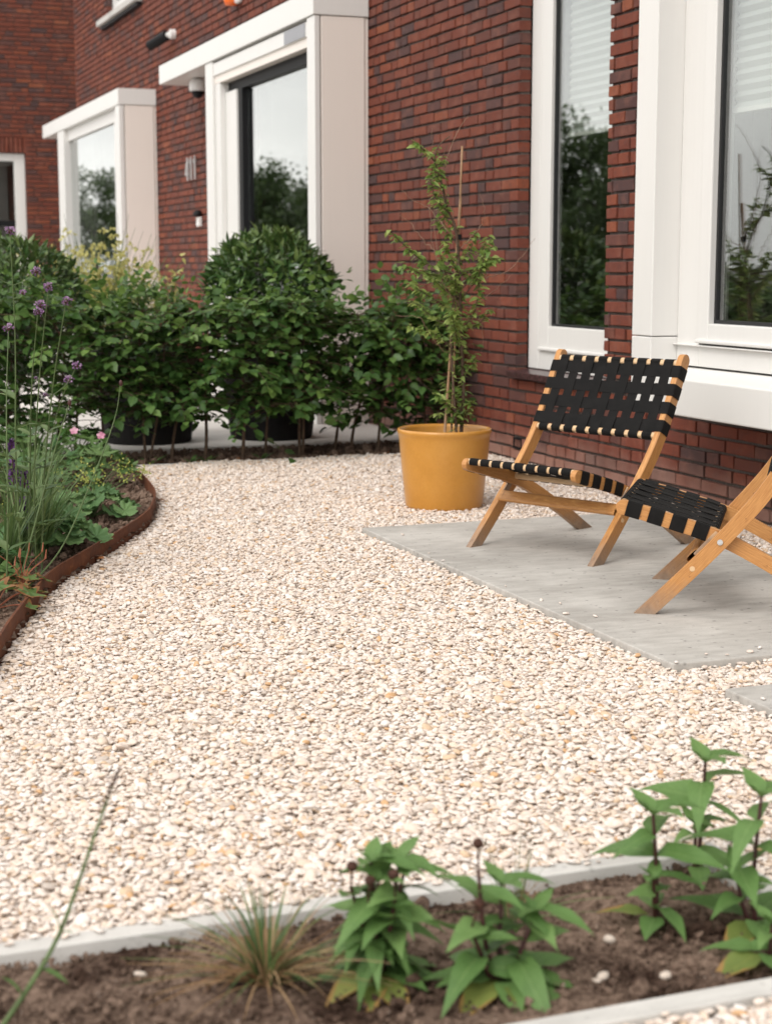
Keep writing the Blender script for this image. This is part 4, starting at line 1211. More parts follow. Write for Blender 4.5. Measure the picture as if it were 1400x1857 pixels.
branches = [
    # (points, leaf density from, to)
    ([sp(832, 500), sp(800, 490, -.06), sp(762, 470, -.10), sp(728, 440, -.12), sp(702, 415, -.13)], .35, 1.0),
    ([sp(836, 520), sp(860, 490, .05), sp(876, 450, .06), sp(888, 430, .06)], .25, 1.0),
    ([sp(838, 540), sp(868, 500, -.07), sp(880, 460, -.10), sp(896, 445, -.11)], .3, 1.0),
    ([sp(826, 640), sp(795, 610, -.05), sp(765, 600, -.08), sp(738, 590, -.09)], .3, 1.0),
    ([sp(836, 560), sp(806, 520, .06), sp(776, 500, .10), sp(752, 490, .12)], .2, 1.0),
    ([sp(834, 450), sp(818, 430, .04), sp(800, 410, .07), sp(790, 398, .09)], .4, 1.0),
    ([sp(812, 385, -.03), sp(790, 360, -.05), sp(782, 330, -.06), sp(784, 300, -.06)], .05, 1.0),
    ([sp(800, 330, -.03), sp(790, 310, .0), sp(800, 290, .02), sp(812, 262, .03)], .05, .7),
    ([sp(790, 295, -.02), sp(772, 275, -.04), sp(756, 262, -.05), sp(744, 256, -.05)], .3, 1.0),
    ([sp(832, 420), sp(812, 400, .03), sp(798, 380, .05), sp(790, 350, .06)], .1, 1.0),
    ([sp(836, 600), sp(858, 570, -.05), sp(866, 540, -.06), sp(870, 505, -.07)], .1, 1.0),
    ([sp(838, 680), sp(856, 660, -.03), sp(862, 640, -.05)], .2, 1.0),
    ([sp(836, 760), sp(812, 735, -.05), sp(796, 720, -.07), sp(786, 712, -.08)], .1, 1.0),
    ([sp(834, 765), sp(850, 740, -.03), sp(858, 725, -.05)], .1, 1.0),
    ([sp(830, 770), sp(806, 755, .03), sp(792, 748, .05)], .1, 1.0),
    ([sp(834, 735), sp(816, 715, .03), sp(806, 690, .04)], .1, 1.0),
    ([sp(836, 480), sp(852, 455, .03), sp(862, 420, .05)], .2, 1.0),
    ([sp(832, 530), sp(812, 505, .0), sp(800, 470, -.02), sp(796, 445, -.03)], .2, .9),
    ([sp(834, 575), sp(796, 548, .05), sp(766, 530, .08), sp(742, 512, .1)], .25, 1.0),
    ([sp(834, 520), sp(790, 500, -.04), sp(752, 492, -.07), sp(728, 478, -.08)], .35, 1.0),
    ([sp(838, 600), sp(870, 585, .04), sp(890, 560, .06)], .3, 1.0),
    ([sp(836, 500), sp(872, 482, .02), sp(898, 470, .03)], .35, 1.0),
]
bare = [
    [sp(832, 555), sp(806, 520, -.03), sp(790, 470, -.05), sp(780, 400, -.06), sp(778, 360, -.06)],
    [sp(806, 470), sp(772, 440, .05), sp(745, 405, .07), sp(724, 390, .08)],
    [sp(812, 420), sp(780, 380, .06), sp(752, 365, .08), sp(728, 345, .09)],
    [sp(836, 450), sp(868, 415, .05), sp(878, 390, .05), sp(870, 350, .06)],
    [sp(880, 505, .0), sp(920, 490, .05), sp(945, 465, .08), sp(970, 432, .1)],
    [sp(846, 560), sp(905, 520, .05), sp(930, 495, .08)],
    [sp(812, 640), sp(788, 620, -.05), sp(770, 590, -.08), sp(758, 575, -.08), sp(716, 572, -.05)],
    [sp(822, 400), sp(806, 300, .0), sp(838, 225, .02), sp(850, 210, .03)],
    [sp(830, 600), sp(815, 560, .05), sp(802, 520, .05), sp(790, 440, .06), sp(786, 280, .06), sp(784, 232, .05)],
    [sp(862, 560, .05), sp(876, 600, .08), sp(872, 640, .08), sp(878, 620, .1)][:3],
]
for k in range(9):
    py0 = rng.uniform(490, 640); a = rng.uniform(0, 2 * math.pi); L_ = rng.uniform(.13, .27)
    b0 = sp(834 + rng.uniform(-4, 4), py0)
    e_ = b0 + np.array([math.cos(a) * L_, math.sin(a) * L_, rng.uniform(.06, .20)])
    branches.append(([b0, b0 * .5 + e_ * .5 + [0, 0, -.01], e_], .25, 1.0))
mbb, mbt, mbl = MB(), MB(), MB()
LP, LD, LN, LSz, LT = [], [], [], [], []
def leafy(path, a, b, gap, size, n_per=3):
    L = np.concatenate([[0], np.cumsum(np.linalg.norm(np.diff(path, axis=0), axis=1))])
    s = L[-1] * a
    while s < L[-1] * b:
        p = np.array([np.interp(s, L, path[:, k]) for k in range(3)])
        for _ in range(n_per):
            d = rng.normal(0, 1, 3); d[2] = abs(d[2]) * .35 - .25
            LP.append(p + rng.normal(0, .003, 3)); LD.append(d); LN.append(rng.normal(0, .35, 3) + [0, 0, 1])
            LSz.append(size * rng.uniform(.6, 1.25)); LT.append(rng.uniform(.15, 1))
        s += gap
for pts, a, b in branches:
    path = catmull(pts, 6)
    mbb.tube(path, np.linspace(0.0034, 0.0011, len(path)), 5)
    leafy(path, a, b, 0.0125, 0.039, 3)
for pts in bare:
    path = catmull(pts, 6)
    path[1:-1] += rng.normal(0, .003, (len(path) - 2, 3))
    mbt.tube(path, np.linspace(0.0022, 0.0007, len(path)), 5)
leafy(trunk, 0.03, 0.60, 0.017, 0.036, 3)
leafy(t2, 0.0, 0.95, 0.022, 0.034, 2)
leafy(trunk, .74, .95, 0.016, 0.036, 3)
add_leaves(mbl, T_SMALL, LP, LD, LN, LSz, LT)
mbb.build('branches', M_BARK, sap, smooth=True)
mbt.build('twigs', M_TWIG, sap, smooth=True)
mbl.build('foliage', M_SAPL, sap, smooth=True, kind='stuff')

def cane(p0, p1, r, label):
    o = empty('bamboo_cane', tuple(p0 + SO)); tag(o, label, 'cane')
    path = np.linspace(0, 1, 9)[:, None] * (p1 - p0)[None, :]
    path[1:-1] += rng.normal(0, .0012, (7, 3))
    mb = MB(); mb.tube(path, r, 10); mb.build('cane', M_BAMBOO, o, smooth=True)
    return o
cane(sp(818, 792, .02), sp(838, 265, .035), 0.0048, 'thin tall cane beside the sapling, rising highest above it')
c2 = cane(sp(806, 790, -.02), sp(835, 360, .02), 0.0062, 'thicker shorter bamboo cane tied to the sapling')
mb = MB(); tp = sp(832, 430, .01); mb.tube([tp + SO - np.array(c2.location) + d for d in (np.array([0, 0, -.012]), np.array([0, 0, .012]))], .0125, 10)
mb.build('tie', M_BPLAST, c2)

# ================================================================== HEDGE AND SHRUBS
def spray_leaves(acc, base, direction, length, n, size, tint0, droop=0.25, up_n=1.0):
    """a twig with alternate leaves lying in a flat spray"""
    d = norm(direction); side = norm(np.cross([0, 0, 1.0], d))
    pts = []; tint0 = tint0 + rng.normal(0, .20)
    for k in range(n):
        t = (k + .6) / n
        p = base + d * length * t + np.array([0, 0, -droop * length * t * t]) + rng.normal(0, .006, 3)
        s = 1 if k % 2 else -1
        ld = d * rng.uniform(.45, .9) + side * s * rng.uniform(.6, 1.0) + np.array([0, 0, rng.normal(-.22, .22)])
        nn = np.array([0, 0, up_n]) + rng.normal(0, .42, 3) + side * s * -.1
        acc[0].append(p); acc[1].append(ld); acc[2].append(nn)
        acc[3].append(size * rng.uniform(.55, 1.18)); acc[4].append(np.clip(tint0 + rng.normal(0, .22), 0, 1))
        pts.append(p)
    acc[0].append(base + d * length + np.array([0, 0, -droop * length])); acc[1].append(d + [0, 0, -.15]); acc[2].append(np.array([0, 0, 1]) + rng.normal(0, .3, 3))
    acc[3].append(size * rng.uniform(.6, 1)); acc[4].append(np.clip(tint0 + .15, 0, 1))
    return np.array([base] + [base + d * length * t + np.array([0, 0, -droop * length * t * t]) for t in (.35, .7, 1.0)])

def hedge_shrub(x, y, label, height, zlow, width=.30, depth=.31, n=94, stems=1, lean=0.0, dens=1.0):
    root = empty('hornbeam_shrub', (x, y, -0.02)); tag(root, label, 'shrub', 'hornbeam shrubs of the clipped hedge')
    mbS = MB(); acc = [[], [], [], [], []]
    mbT = MB()
    tops = []
    for s in range(stems):
        ox = rng.normal(0, .02) + (s - (stems - 1) / 2) * .05
        ln = lean + rng.normal(0, .05)
        st = catmull([(ox * .6, 0, -.03), (ox + ln * .15, rng.normal(0, .01), .12), (ox + ln * .6, rng.normal(0, .015), .34), (ox + ln + rng.normal(0, .02), rng.normal(0, .02), .62), (ox + ln * 1.1 + rng.normal(0, .03), 0, height * .93)], 5)
        mbS.tube(st, np.linspace(.0105, .003, len(st)) * rng.uniform(.8, 1.15), 7)
        tops.append(st)
    for k in range(int(n * dens)):
        st = tops[k % stems]
        z = zlow + (height - zlow) * (rng.random() ** .85 if rng.random() < .9 else rng.random() ** 2)
        z = min(z, st[-1, 2] * .98)
        p = np.array([np.interp(z, st[:, 2], st[:, 0]), np.interp(z, st[:, 2], st[:, 1]), z])
        a = rng.uniform(0, 2 * math.pi)
        dv = np.array([math.cos(a) * 1.15, math.sin(a), rng.normal(.12, .18)])
        env = 1.0 if z < height * .75 else max(.35, 1 - (z - height * .75) / (height * .25) * .55)
        ln = rng.uniform(.10, .5) * (abs(math.cos(a)) * width * 1.3 + abs(math.sin(a)) * depth * 1.3) * 1.6 * env
        out = rng.random() < .6
        start = p + norm(dv) * ln * (.45 if out else .1)
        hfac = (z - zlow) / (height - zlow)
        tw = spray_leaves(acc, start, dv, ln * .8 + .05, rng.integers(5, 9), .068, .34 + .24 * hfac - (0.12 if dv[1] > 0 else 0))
        mbT.tube(np.concatenate([[p], tw]), np.linspace(.0024, .0008, 5), 4, cap=False)
    for st in tops:                                    # upright shoots at the top
        for k in range(int(9 * dens)):
            b = st[-1] + rng.normal(0, 1, 3) * [width * .55, depth * .5, .04]
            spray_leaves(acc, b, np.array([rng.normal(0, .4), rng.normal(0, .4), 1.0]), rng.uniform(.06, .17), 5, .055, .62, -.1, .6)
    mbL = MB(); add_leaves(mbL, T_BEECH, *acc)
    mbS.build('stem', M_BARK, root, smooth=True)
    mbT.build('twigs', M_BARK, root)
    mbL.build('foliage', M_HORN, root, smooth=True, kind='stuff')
    return root

hedge_spec = [  # x, y, height, zlow, stems, lean, density
    (1.02, 8.74, .93, .10, 2, 0.0, 1.1), (1.24, 8.80, .95, .08, 1, .0, 1.1), (1.47, 8.76, .90, .12, 2, .03, 1.05), (1.685, 8.80, .90, .26, 1, -.03, .95),
    (1.895, 8.72, .90, .26, 2, .02, 1.0), (2.03, 8.70, .88, .23, 1, .10, .85), (2.20, 8.70, .88, .26, 1, .10, 1.0), (2.40, 8.62, .90, .23, 1, .03, 1.05),
    (2.56, 8.70, .93, .26, 1, .05, 1.1), (2.775, 8.70, .92, .28, 2, .0, 1.05), (3.02, 8.86, .86, .26, 1, .06, .85), (3.12, 8.84, .80, .24, 1, .03, .75),
    (3.25, 8.74, .84, .23, 1, .05, .85), (3.40, 8.78, .86, .28, 1, .03, .9), (3.585, 8.80, .92, .16, 1, .0, .95)]
hedge_words = ['leftmost hedge shrub behind the tall lilac flowers', 'second hedge shrub from the left, behind the tall lilac flowers',
    'two-stemmed hedge shrub above the bright gap at the left', 'hedge shrub right of the bright gap, in front of the left black planter',
    'hedge shrub with two pale stems in front of the left black planter', 'hedge shrub with one curved stem before the left black planter',
    'hedge shrub leaning right beside the gap between the black planters', 'hedge shrub at the left side of the right black planter',
    'slanting hedge shrub below the round laurel', 'two-stemmed hedge shrub at the right side of the right black planter',
    'thin hedge shrub just right of the right black planter', 'low hedge shrub with dark stem before the pale paving',
    'hedge shrub with pale slanting stem left of the yellow pot', 'hedge shrub just behind the left rim of the yellow pot', 'last hedge shrub, against the brick wall behind the sapling']
for (x, y, h, zl, st, ln, dn), wd in zip(hedge_spec, hedge_words):
    hedge_shrub(x, y, wd, h, zl, stems=st, lean=ln, dens=dn)

def planter(x, y, r0, r1, h, label):
    p = empty('planter', (x, y, 0.0)); tag(p, label, 'planter', 'black planters behind the hedge')
    mb = MB(); mb.lathe([(0.001, 0), (r0 - .01, 0), (r0, .01), (r1, h - .01), (r1 + .004, h), (r1 - .02, h), (r1 - .025, h - .04), (.16, h - .05), (0.001, h - .05)], 40)
    mb.build('pot_body', M_PLANTER, p, smooth=False)
    return p
def ball_shrub(x, y, z0, rad, zc, label, n=4300, size=.082):
    root = empty('laurel_shrub', (x, y, z0)); tag(root, label, 'shrub', 'round clipped laurels')
    mb = MB(); mb.tube(catmull([(0, 0, -.02), (.01, 0, .1), (0, .01, zc - z0)], 5), .02, 8)
    for k in range(14):
        d = norm(rng.normal(0, 1, 3) + [0, 0, .5]); mb.tube([np.array([0, 0, zc - z0 - .15]), np.array([0, 0, zc - z0]) + d * rad * .8], [.008, .003], 5)
    mb.build('trunk', M_BARKD, root)
    d = norm(rng.normal(0, 1, (n, 3)))
    lump = np.array([1 + .17 * mnoise.noise(Vector(v * 2.1) + Vector((x, y, 0))) + .09 * mnoise.noise(Vector(v * 5.0)) for v in d])
    r = rad * lump * np.where(rng.random(n) < .75, rng.uniform(.82, .97, n), rng.uniform(.35, .85, n))
    P = d * r[:, None] * [1, 1, .95] + [0, 0, zc - z0]
    D = d * .8 + rng.normal(0, .55, (n, 3)) + [0, 0, .25]
    N = d * .6 + rng.normal(0, .45, (n, 3)) + [0, 0, .6]
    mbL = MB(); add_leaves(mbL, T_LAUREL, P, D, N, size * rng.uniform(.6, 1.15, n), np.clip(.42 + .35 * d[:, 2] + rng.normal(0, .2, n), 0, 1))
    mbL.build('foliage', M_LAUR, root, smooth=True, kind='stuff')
planter(2.86, 9.58, .25, .31, .50, 'black round planter right of the gap in the hedge, under the clipped laurel')
planter(2.10, 9.62, .26, .32, .54, 'black round planter in the shade at the left of the gap in the hedge')
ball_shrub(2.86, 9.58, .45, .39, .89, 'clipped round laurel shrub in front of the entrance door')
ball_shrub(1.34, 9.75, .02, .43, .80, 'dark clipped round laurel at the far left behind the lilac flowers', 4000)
ball_shrub(2.10, 9.62, .48, .28, .66, 'low dark laurel in the left planter, hidden behind the hedge', 900)

# yellow flowering shrub by the far bay
def yellow_shrub():
    root = empty('flowering_shrub', (2.30, 12.0, 0)); tag(root, 'airy shrub with many small yellow flowers before the far bay', 'shrub')
    mb, mf, ml = MB(), MB(), MB(); acc = [[], [], [], [], []]; al = [[], [], [], [], []]
    for k in range(170):
        b = np.array([rng.normal(0, .12), rng.normal(0, .12), 0])
        top = np.array([np.clip(rng.normal(-.02, .30), -.72, .62), rng.normal(0, .22), rng.uniform(.85, 1.34)])
        if k in (3, 9, 17, 25): top[2] = 1.42; top[0] = [-.25, .1, .2, -.05][[3, 9, 17, 25].index(k)]
        if k in (40, 41, 42, 43, 44): top = np.array([.45 + .08 * (k - 40), .1, rng.uniform(.95, 1.12)])
        path = catmull([b, b * .6 + top * [.4, .4, .5], top], 5)
        mb.tube(path, np.linspace(.004, .0012, len(path)), 4, cap=False)
        for j in range(9):
            t = rng.uniform(.62, 1); p = path[int(t * (len(path) - 1))] + rng.normal(0, .028, 3)
            for q in range(4):
                acc[0].append(p); acc[1].append(rng.normal(0, 1, 3)); acc[2].append(rng.normal(0, 1, 3)); acc[3].append(rng.uniform(.022, .036)); acc[4].append(rng.random())
        for j in range(8):
            t = rng.uniform(.1, .75); p = path[int(t * (len(path) - 1))]
            al[0].append(p); al[1].append(rng.normal(0, 1, 3) + [0, 0, .4]); al[2].append(rng.normal(0, .5, 3) + [0, 0, 1]); al[3].append(rng.uniform(.05, .10)); al[4].append(rng.random())
    add_leaves(mf, T_OVATE, *acc); add_leaves(ml, T_LAUREL, *al)
    mb.build('stems', M_GSTEM, root); mf.build('flowers', M_YELLOW, root, kind='stuff'); ml.build('foliage', M_GRASS, root, kind='stuff')
yellow_shrub()

# ================================================================== LEFT FLOWER BED
def lobed_leaf_mesh(name, lobes, depth, cup, mat, seed, teeth=0):
    """round palmate leaf: radius modulated by the lobes, stalk notch at the back, ribs folded"""
    r_ = random.Random(seed)
    n = lobes * 8; rings = 4
    V, U, Q = [(0, 0, 0)] * 0, [], []
    for i in range(rings + 1):
        f = i / rings
        for k in range(n + 1):
            a = -math.pi * .94 + 2 * math.pi * .94 * k / n
            ph = k / n * lobes
            lob = abs(math.cos(math.pi * (ph)))            # 0 at the notch? 1 at lobe tips
            rad = 1 - depth * lob ** 1.4 * (0.4 + .6 * f)
            if teeth: rad *= 1 + .05 * math.cos(2 * math.pi * ph * teeth)
            rr = .02 + f * rad
            zz = cup * (rr ** 2) + .07 * f * math.cos(2 * math.pi * ph) * -1 + r_.uniform(-.012, .012)
            V.append((rr * math.cos(a), rr * math.sin(a), zz)); U.append((f, k / n))
    m = n + 1
    for i in range(rings):
        for k in range(n):
            Q.append((i * m + k, (i + 1) * m + k, (i + 1) * m + k + 1, i * m + k + 1))
    me = np_mesh(name, V, Q, np.full(len(V), r_.uniform(.25, .85)), U, True)
    me.materials.append(mat)
    return me
ALCH_ME = [lobed_leaf_mesh('leaf', 9, .15, .24, M_ALCH, s, 3) for s in range(6)]
GERA_ME = [lobed_leaf_mesh('leaf', 5, .55, .10, M_GERA, s + 20, 2) for s in range(4)]
GERR_ME = [lobed_leaf_mesh('leaf', 5, .50, .06, M_GERR, s + 40, 2) for s in range(4)]

def place_leaf(me, parent, p, d, nrm, s):
    d = norm(np.asarray(d, float)); y = norm(np.cross(nrm, d)); z = np.cross(d, y)
    o = bpy.data.objects.new('leaf', me); COL.objects.link(o); o.parent = parent
    M = Matrix(((d[0] * s, y[0] * s, z[0] * s, p[0]), (d[1] * s, y[1] * s, z[1] * s, p[1]), (d[2] * s, y[2] * s, z[2] * s, p[2]), (0, 0, 0, 1)))
    o.matrix_local = M
    return o

def mound(name, x, y, meshes, n, rad, h, size, label, cat, stem_mat, group=None):
    root = empty(name, (x, y, .015)); tag(root, label, cat, group)
    mb = MB()
    for k in range(n):
        a = k * 2.399 + rng.normal(0, .3); q = math.sqrt((k + .5) / n)
        p = np.array([math.cos(a) * rad * q, math.sin(a) * rad * q, h * (1.02 - q ** 2 * .72) + rng.normal(0, .012)])
        dirv = np.array([math.cos(a), math.sin(a), -.15 - .35 * q])
        nr = np.array([math.cos(a) * .55 * q, math.sin(a) * .55 * q, 1.0]) + rng.normal(0, .22, 3)
        place_leaf(meshes[k % len(meshes)], root, p, dirv, nr, size * rng.uniform(.7, 1.15))
        mb.tube(catmull([(0, 0, 0), p * [.5, .5, .75], p], 4), .0018, 4, cap=False)
    mb.build('stems', stem_mat, root)
    return root
def sprays(root, n, spread, h, mat, fl, size):
    ms, mf = MB(), MB(); acc = [[], [], [], [], []]
    for k in range(n):
        top = np.array([rng.normal(0, spread), rng.normal(0, spread), h * rng.uniform(.8, 1.15)])
        path = catmull([(0, 0, 0), top * [.4, .4, .6], top], 5); ms.tube(path, .0014, 4, cap=False)
        for j in range(fl):
            p = top + rng.normal(0, .017, 3)
            for q in range(3):
                acc[0].append(p); acc[1].append(rng.normal(0, 1, 3) + [0, 0, .5]); acc[2].append(rng.normal(0, 1, 3)); acc[3].append(size * rng.uniform(.7, 1.2)); acc[4].append(rng.random())
    add_leaves(mf, T_OVATE, *acc)
    ms.build('flower_stalks', M_GSTEM, root); mf.build('florets', mat, root, kind='stuff')
a1 = mound('lady_mantle', 0.915, 5.93, ALCH_ME, 42, .20, .125, .058, 'pale green scalloped leaf clump beside the rusty edging', 'plant', M_GSTEM)
a2 = mound('lady_mantle', 1.205, 6.64, ALCH_ME, 32, .185, .11, .052, 'scalloped leaf clump with lime flower sprays further along the edging', 'plant', M_GSTEM)
sprays(a2, 14, .14, .19, M_LIME, 14, .009)
sprays(a1, 5, .16, .20, M_LIME, 10, .008)

def petal_flower(parent, p, r, facing):
    mb = MB(); f = norm(np.asarray(facing, float)); u = norm(np.cross(f, [.3, .2, .9])); v = np.cross(f, u)
    P, D, N, S, T = [], [], [], [], []
    for k in range(5):
        a = k * 2 * math.pi / 5
        P.append(p); D.append(u * math.cos(a) + v * math.sin(a) + f * .25); N.append(f); S.append(r); T.append(rng.uniform(.3, 1))
    add_leaves(mb, leaf_template([0, .3, .7, 1], [.08, .30, .42, .16], .1, .1), P, D, N, S, T)
    mb.build('flower', M_PINK, parent, smooth=True)
g1 = mound('geranium', 1.40, 7.62, GERA_ME, 34, .20, .17, .062, 'green geranium with two pink flowers at the far tip of the bed', 'plant', M_GSTEM)
for (dx, dy, z) in ((-.10, -.08, .27), (.02, -.10, .245)):
    mb = MB(); mb.tube(catmull([(dx * .3, dy * .3, .05), (dx * .8, dy * .8, z * .6), (dx, dy, z)], 4), .0014, 4); mb.build('flower_stalk', M_GSTEM, g1)
    petal_flower(g1, np.array([dx, dy, z]), .021, (-.2, -.7, .6))
g2 = mound('geranium', 0.600, 4.93, GERR_ME, 13, .15, .085, .048, 'red tinged geranium with pink flowers at the left edge, near the edging', 'plant', M_RSTEM)
for (dx, dy, z) in ((-.045, -.05, .20), (-.075, .05, .235)):
    mb = MB(); mb.tube(catmull([(dx * .3, dy * .3, .03), (dx * .8, dy * .8, z * .6), (dx, dy, z)], 4), .0016, 4); mb.build('flower_stalk', M_RSTEM, g2)
    petal_flower(g2, np.array([dx, dy, z]), .022, (-.1, -.6, .8))
g3 = mound('geranium', 0.715, 5.17, GERR_ME, 8, .09, .05, .038, 'small geranium with bare red stalks right of the pink one', 'plant', M_RSTEM)
mb = MB()
for k in range(8):
    a = rng.uniform(0, 6.28); q = np.array([math.cos(a) * .08, math.sin(a) * .06, rng.uniform(.08, .14)])
    mb.tube(catmull([(0, 0, 0), q * [.3, .3, .6], q], 4), [.0019] * 4 + [.0012] * 5, 4); mb.tube([q, q + [0.004, 0, .03]], [.003, .0008], 5)
mb.build('bare_stalks', M_RSTEM, g3)

def blades(mb, x, y, n, h, spread, w, curl=.5, z0=0.0, tmin=0, tmax=1):
    for k in range(n):
        a = rng.uniform(0, 2 * math.pi); L = h * rng.uniform(.55, 1.1); o = rng.uniform(.2, 1) * spread
        d = np.array([math.cos(a), math.sin(a)])
        b = np.array([x + d[0] * .02 * rng.random(), y + d[1] * .02 * rng.random(), z0])
        ts = np.linspace(0, 1, 7)
        zz = L * (ts - curl * .45 * ts ** 2.4 * rng.uniform(.4, 1.3)); rr = o * ts ** 1.5
        P = np.stack([b[0] + d[0] * rr, b[1] + d[1] * rr, b[2] + zz], 1)
        side = np.array([-d[1], d[0], 0]); tw = rng.normal(0, .4)
        W = np.tile(norm(side + np.array([d[0], d[1], 0]) * tw), (7, 1))
        ww = w * (1 - ts ** 2 * .92) * rng.uniform(.6, 1.2)
        V = np.stack([P - W * ww[:, None] / 2, P + [0, 0, -.0008], P + W * ww[:, None] / 2], 1).reshape(-1, 3)
        Q = [(i * 3 + j, i * 3 + j + 1, i * 3 + j + 4, i * 3 + j + 3) for i in range(6) for j in range(2)]
        mb.add(V, Q, rng.uniform(tmin, tmax), np.stack([np.repeat(ts, 3), np.tile([0, .5, 1], 7)], 1))
def grass_tuft(x, y, n, h, spread, w, label, z0=.01):
    root = empty('grass_tuft', (x, y, z0)); tag(root, label, 'grass', 'narrow leaved tufts in the left bed')
    mb = MB(); blades(mb, 0, 0, n, h, spread, w); mb.build('blades', M_GRASS, root, kind='stuff')
grass_tuft(0.86, 5.75, 70, .42, .20, .011, 'upright narrow leaved tuft left of the scalloped clump')
grass_tuft(0.93, 6.45, 70, .40, .22, .012, 'narrow leaved tuft behind the scalloped clump')
grass_tuft(1.10, 7.25, 60, .34, .20, .012, 'narrow leaved tuft in the middle of the left bed')
grass_tuft(0.70, 5.45, 60, .36, .20, .010, 'narrow leaved tuft at the left edge below the lilac flowers')
grass_tuft(1.17, 8.05, 60, .36, .22, .014, 'narrow leaved tuft near the hedge at the back of the bed')
grass_tuft(0.775, 5.62, 60, .46, .24, .010, 'taller narrow leaved tuft among the verbena stems')
grass_tuft(0.93, 6.10, 60, .34, .22, .011, 'narrow leaved tuft touching the back of the scalloped clump')
mound('leafy_perennial', 0.63, 5.30, GERA_ME, 26, .13, .13, .042, 'low leafy clump at the foot of the verbena stems', 'plant', M_GSTEM)
mound('leafy_perennial', 1.06, 7.20, GERA_ME, 34, .20, .18, .055, 'leafy green clump in the middle of the left bed', 'plant', M_GSTEM)
gx = mound('leafy_perennial', 1.02, 7.80, GERA_ME, 44, .26, .26, .070, 'leafy green clump at the back left of the bed', 'plant', M_GSTEM)
gy = mound('leafy_perennial', 0.88, 6.95, GERA_ME, 34, .20, .22, .060, 'leafy green clump left of the lime flower sprays', 'plant', M_GSTEM)
gz = mound('leafy_perennial', 1.42, 8.15, GERA_ME, 34, .20, .20, .062, 'leafy green clump in front of the bright gap in the hedge', 'plant', M_GSTEM)

def verbena(base, top, side_heads, label, leaves=4):
    root = empty('verbena', (base[0], base[1], .01)); tag(root, label, 'flower', 'tall lilac verbena stems')
    b = np.array([0, 0, 0.0]); t = np.array([top[0] - base[0], top[1] - base[1], top[2]])
    path = catmull([b, b + (t - b) * [.12, .12, .35] + rng.normal(0, .006, 3), b + (t - b) * [.5, .5, .7] + rng.normal(0, .006, 3), t], 8)
    mb = MB(); mb.tube(path, np.linspace(.0034, .0014, len(path)), 6)
    heads = [(t, .016)]
    for frac, dx, dz, r in side_heads:
        i = int(frac * (len(path) - 1)); p = path[i]; q = p + np.array([dx * .94, -dx * .35, dz])
        mb.tube(catmull([p, p + (q - p) * [.6, .6, .4], q], 4), np.linspace(.0016, .0011, 9), 5)
        heads.append((q, r))
    mb.build('stem', M_GSTEM, root, smooth=True)
    for q, r in heads:
        mf = MB(); n = 46
        d = norm(rng.normal(0, 1, (n, 3)) + [0, 0, .55]); P = q + d * r * rng.uniform(.6, 1.0, (n, 1)) * [1, 1, .72]
        add_leaves(mf, leaf_template([0, .4, 1], [.15, .4, .3], .1, .1), P, d + rng.normal(0, .4, (n, 3)), d + rng.normal(0, .6, (n, 3)), np.full(n, r * .42), np.clip(.45 + .5 * d[:, 2] + rng.normal(0, .25, n), 0, 1))
        mf.build('flower_head', M_PURPLE, root)
        mc = MB(); mc.lathe([(.001, r * .35), (r * .45, r * .1), (r * .35, -r * .35), (.001, -r * .6)], 8, c=tuple(q)); mc.build('calyx', M_MAROON, root, smooth=True)
    ml = MB(); P, D, N, S, T = [], [], [], [], []
    for k in range(leaves):
        p = path[int((.18 + .45 * k / max(1, leaves)) * (len(path) - 1))]
        for s in (-1, 1):
            a = rng.uniform(0, 6.28)
            P.append(p); D.append((math.cos(a), math.sin(a), .5)); N.append((0, 0, 1)); S.append(rng.uniform(.07, .12)); T.append(rng.random())
    add_leaves(ml, T_LAUREL, P, D, N, S, T); ml.build('foliage', M_GRASS, root, smooth=True)
verbena((.735, 5.33), (.727, 5.28, 1.140), [(.86, .075, .045, .015), (.84, -.07, .05, .016), (.80, .03, .02, .011)], 'tallest lilac verbena at the upper left edge', 5)
verbena((.800, 5.46), (.845, 5.30, .965), [(.90, -.012, .05, .018)], 'lilac verbena with a double head left of the branching one')
verbena((.780, 5.50), (.812, 5.32, .885), [], 'lilac verbena with one low head between the double and tallest ones')
verbena((.825, 5.50), (.900, 5.30, .920), [(.66, .085, .10, .015), (.66, -.05, .06, .006)], 'lilac verbena with a side branch to the right')
verbena((.905, 5.95), (.955, 5.62, .645), [(.86, -.05, .03, .009)], 'short lilac verbena in front of the dark hedge gap')
verbena((.660, 5.15), (.715, 5.30, .835), [], 'lilac verbena head cut by the left edge')
def bent_stalk(pts, label):
    root = empty('dry_stalk', tuple(pts[0])); tag(root, label, 'stalk')
    P = catmull(np.array(pts) - np.array(pts[0]), 8); mb = MB(); mb.tube(P, np.linspace(.0032, .0014, len(P)), 6); mb.build('stem', M_GSTEM, root, smooth=True)
    mb = MB(); q = P[-1]; mb.lathe([(.001, .012), (.006, .006), (.006, -.004), (.001, -.012)], 8, c=tuple(q)); mb.build('seed_head', M_MAROON, root, smooth=True)
bent_stalk([(.69, 5.10, .01), (.85, 5.25, .13), (.98, 5.40, .32), (1.085, 5.50, .52), (1.115, 5.52, .645)], 'long arching stalk leaning right over the scalloped leaves')
bent_stalk([(.70, 5.2, .01), (.78, 5.25, .25), (.85, 5.3, .45), (.905, 5.32, .60)], 'thin stalk leaning right among the verbena stems')
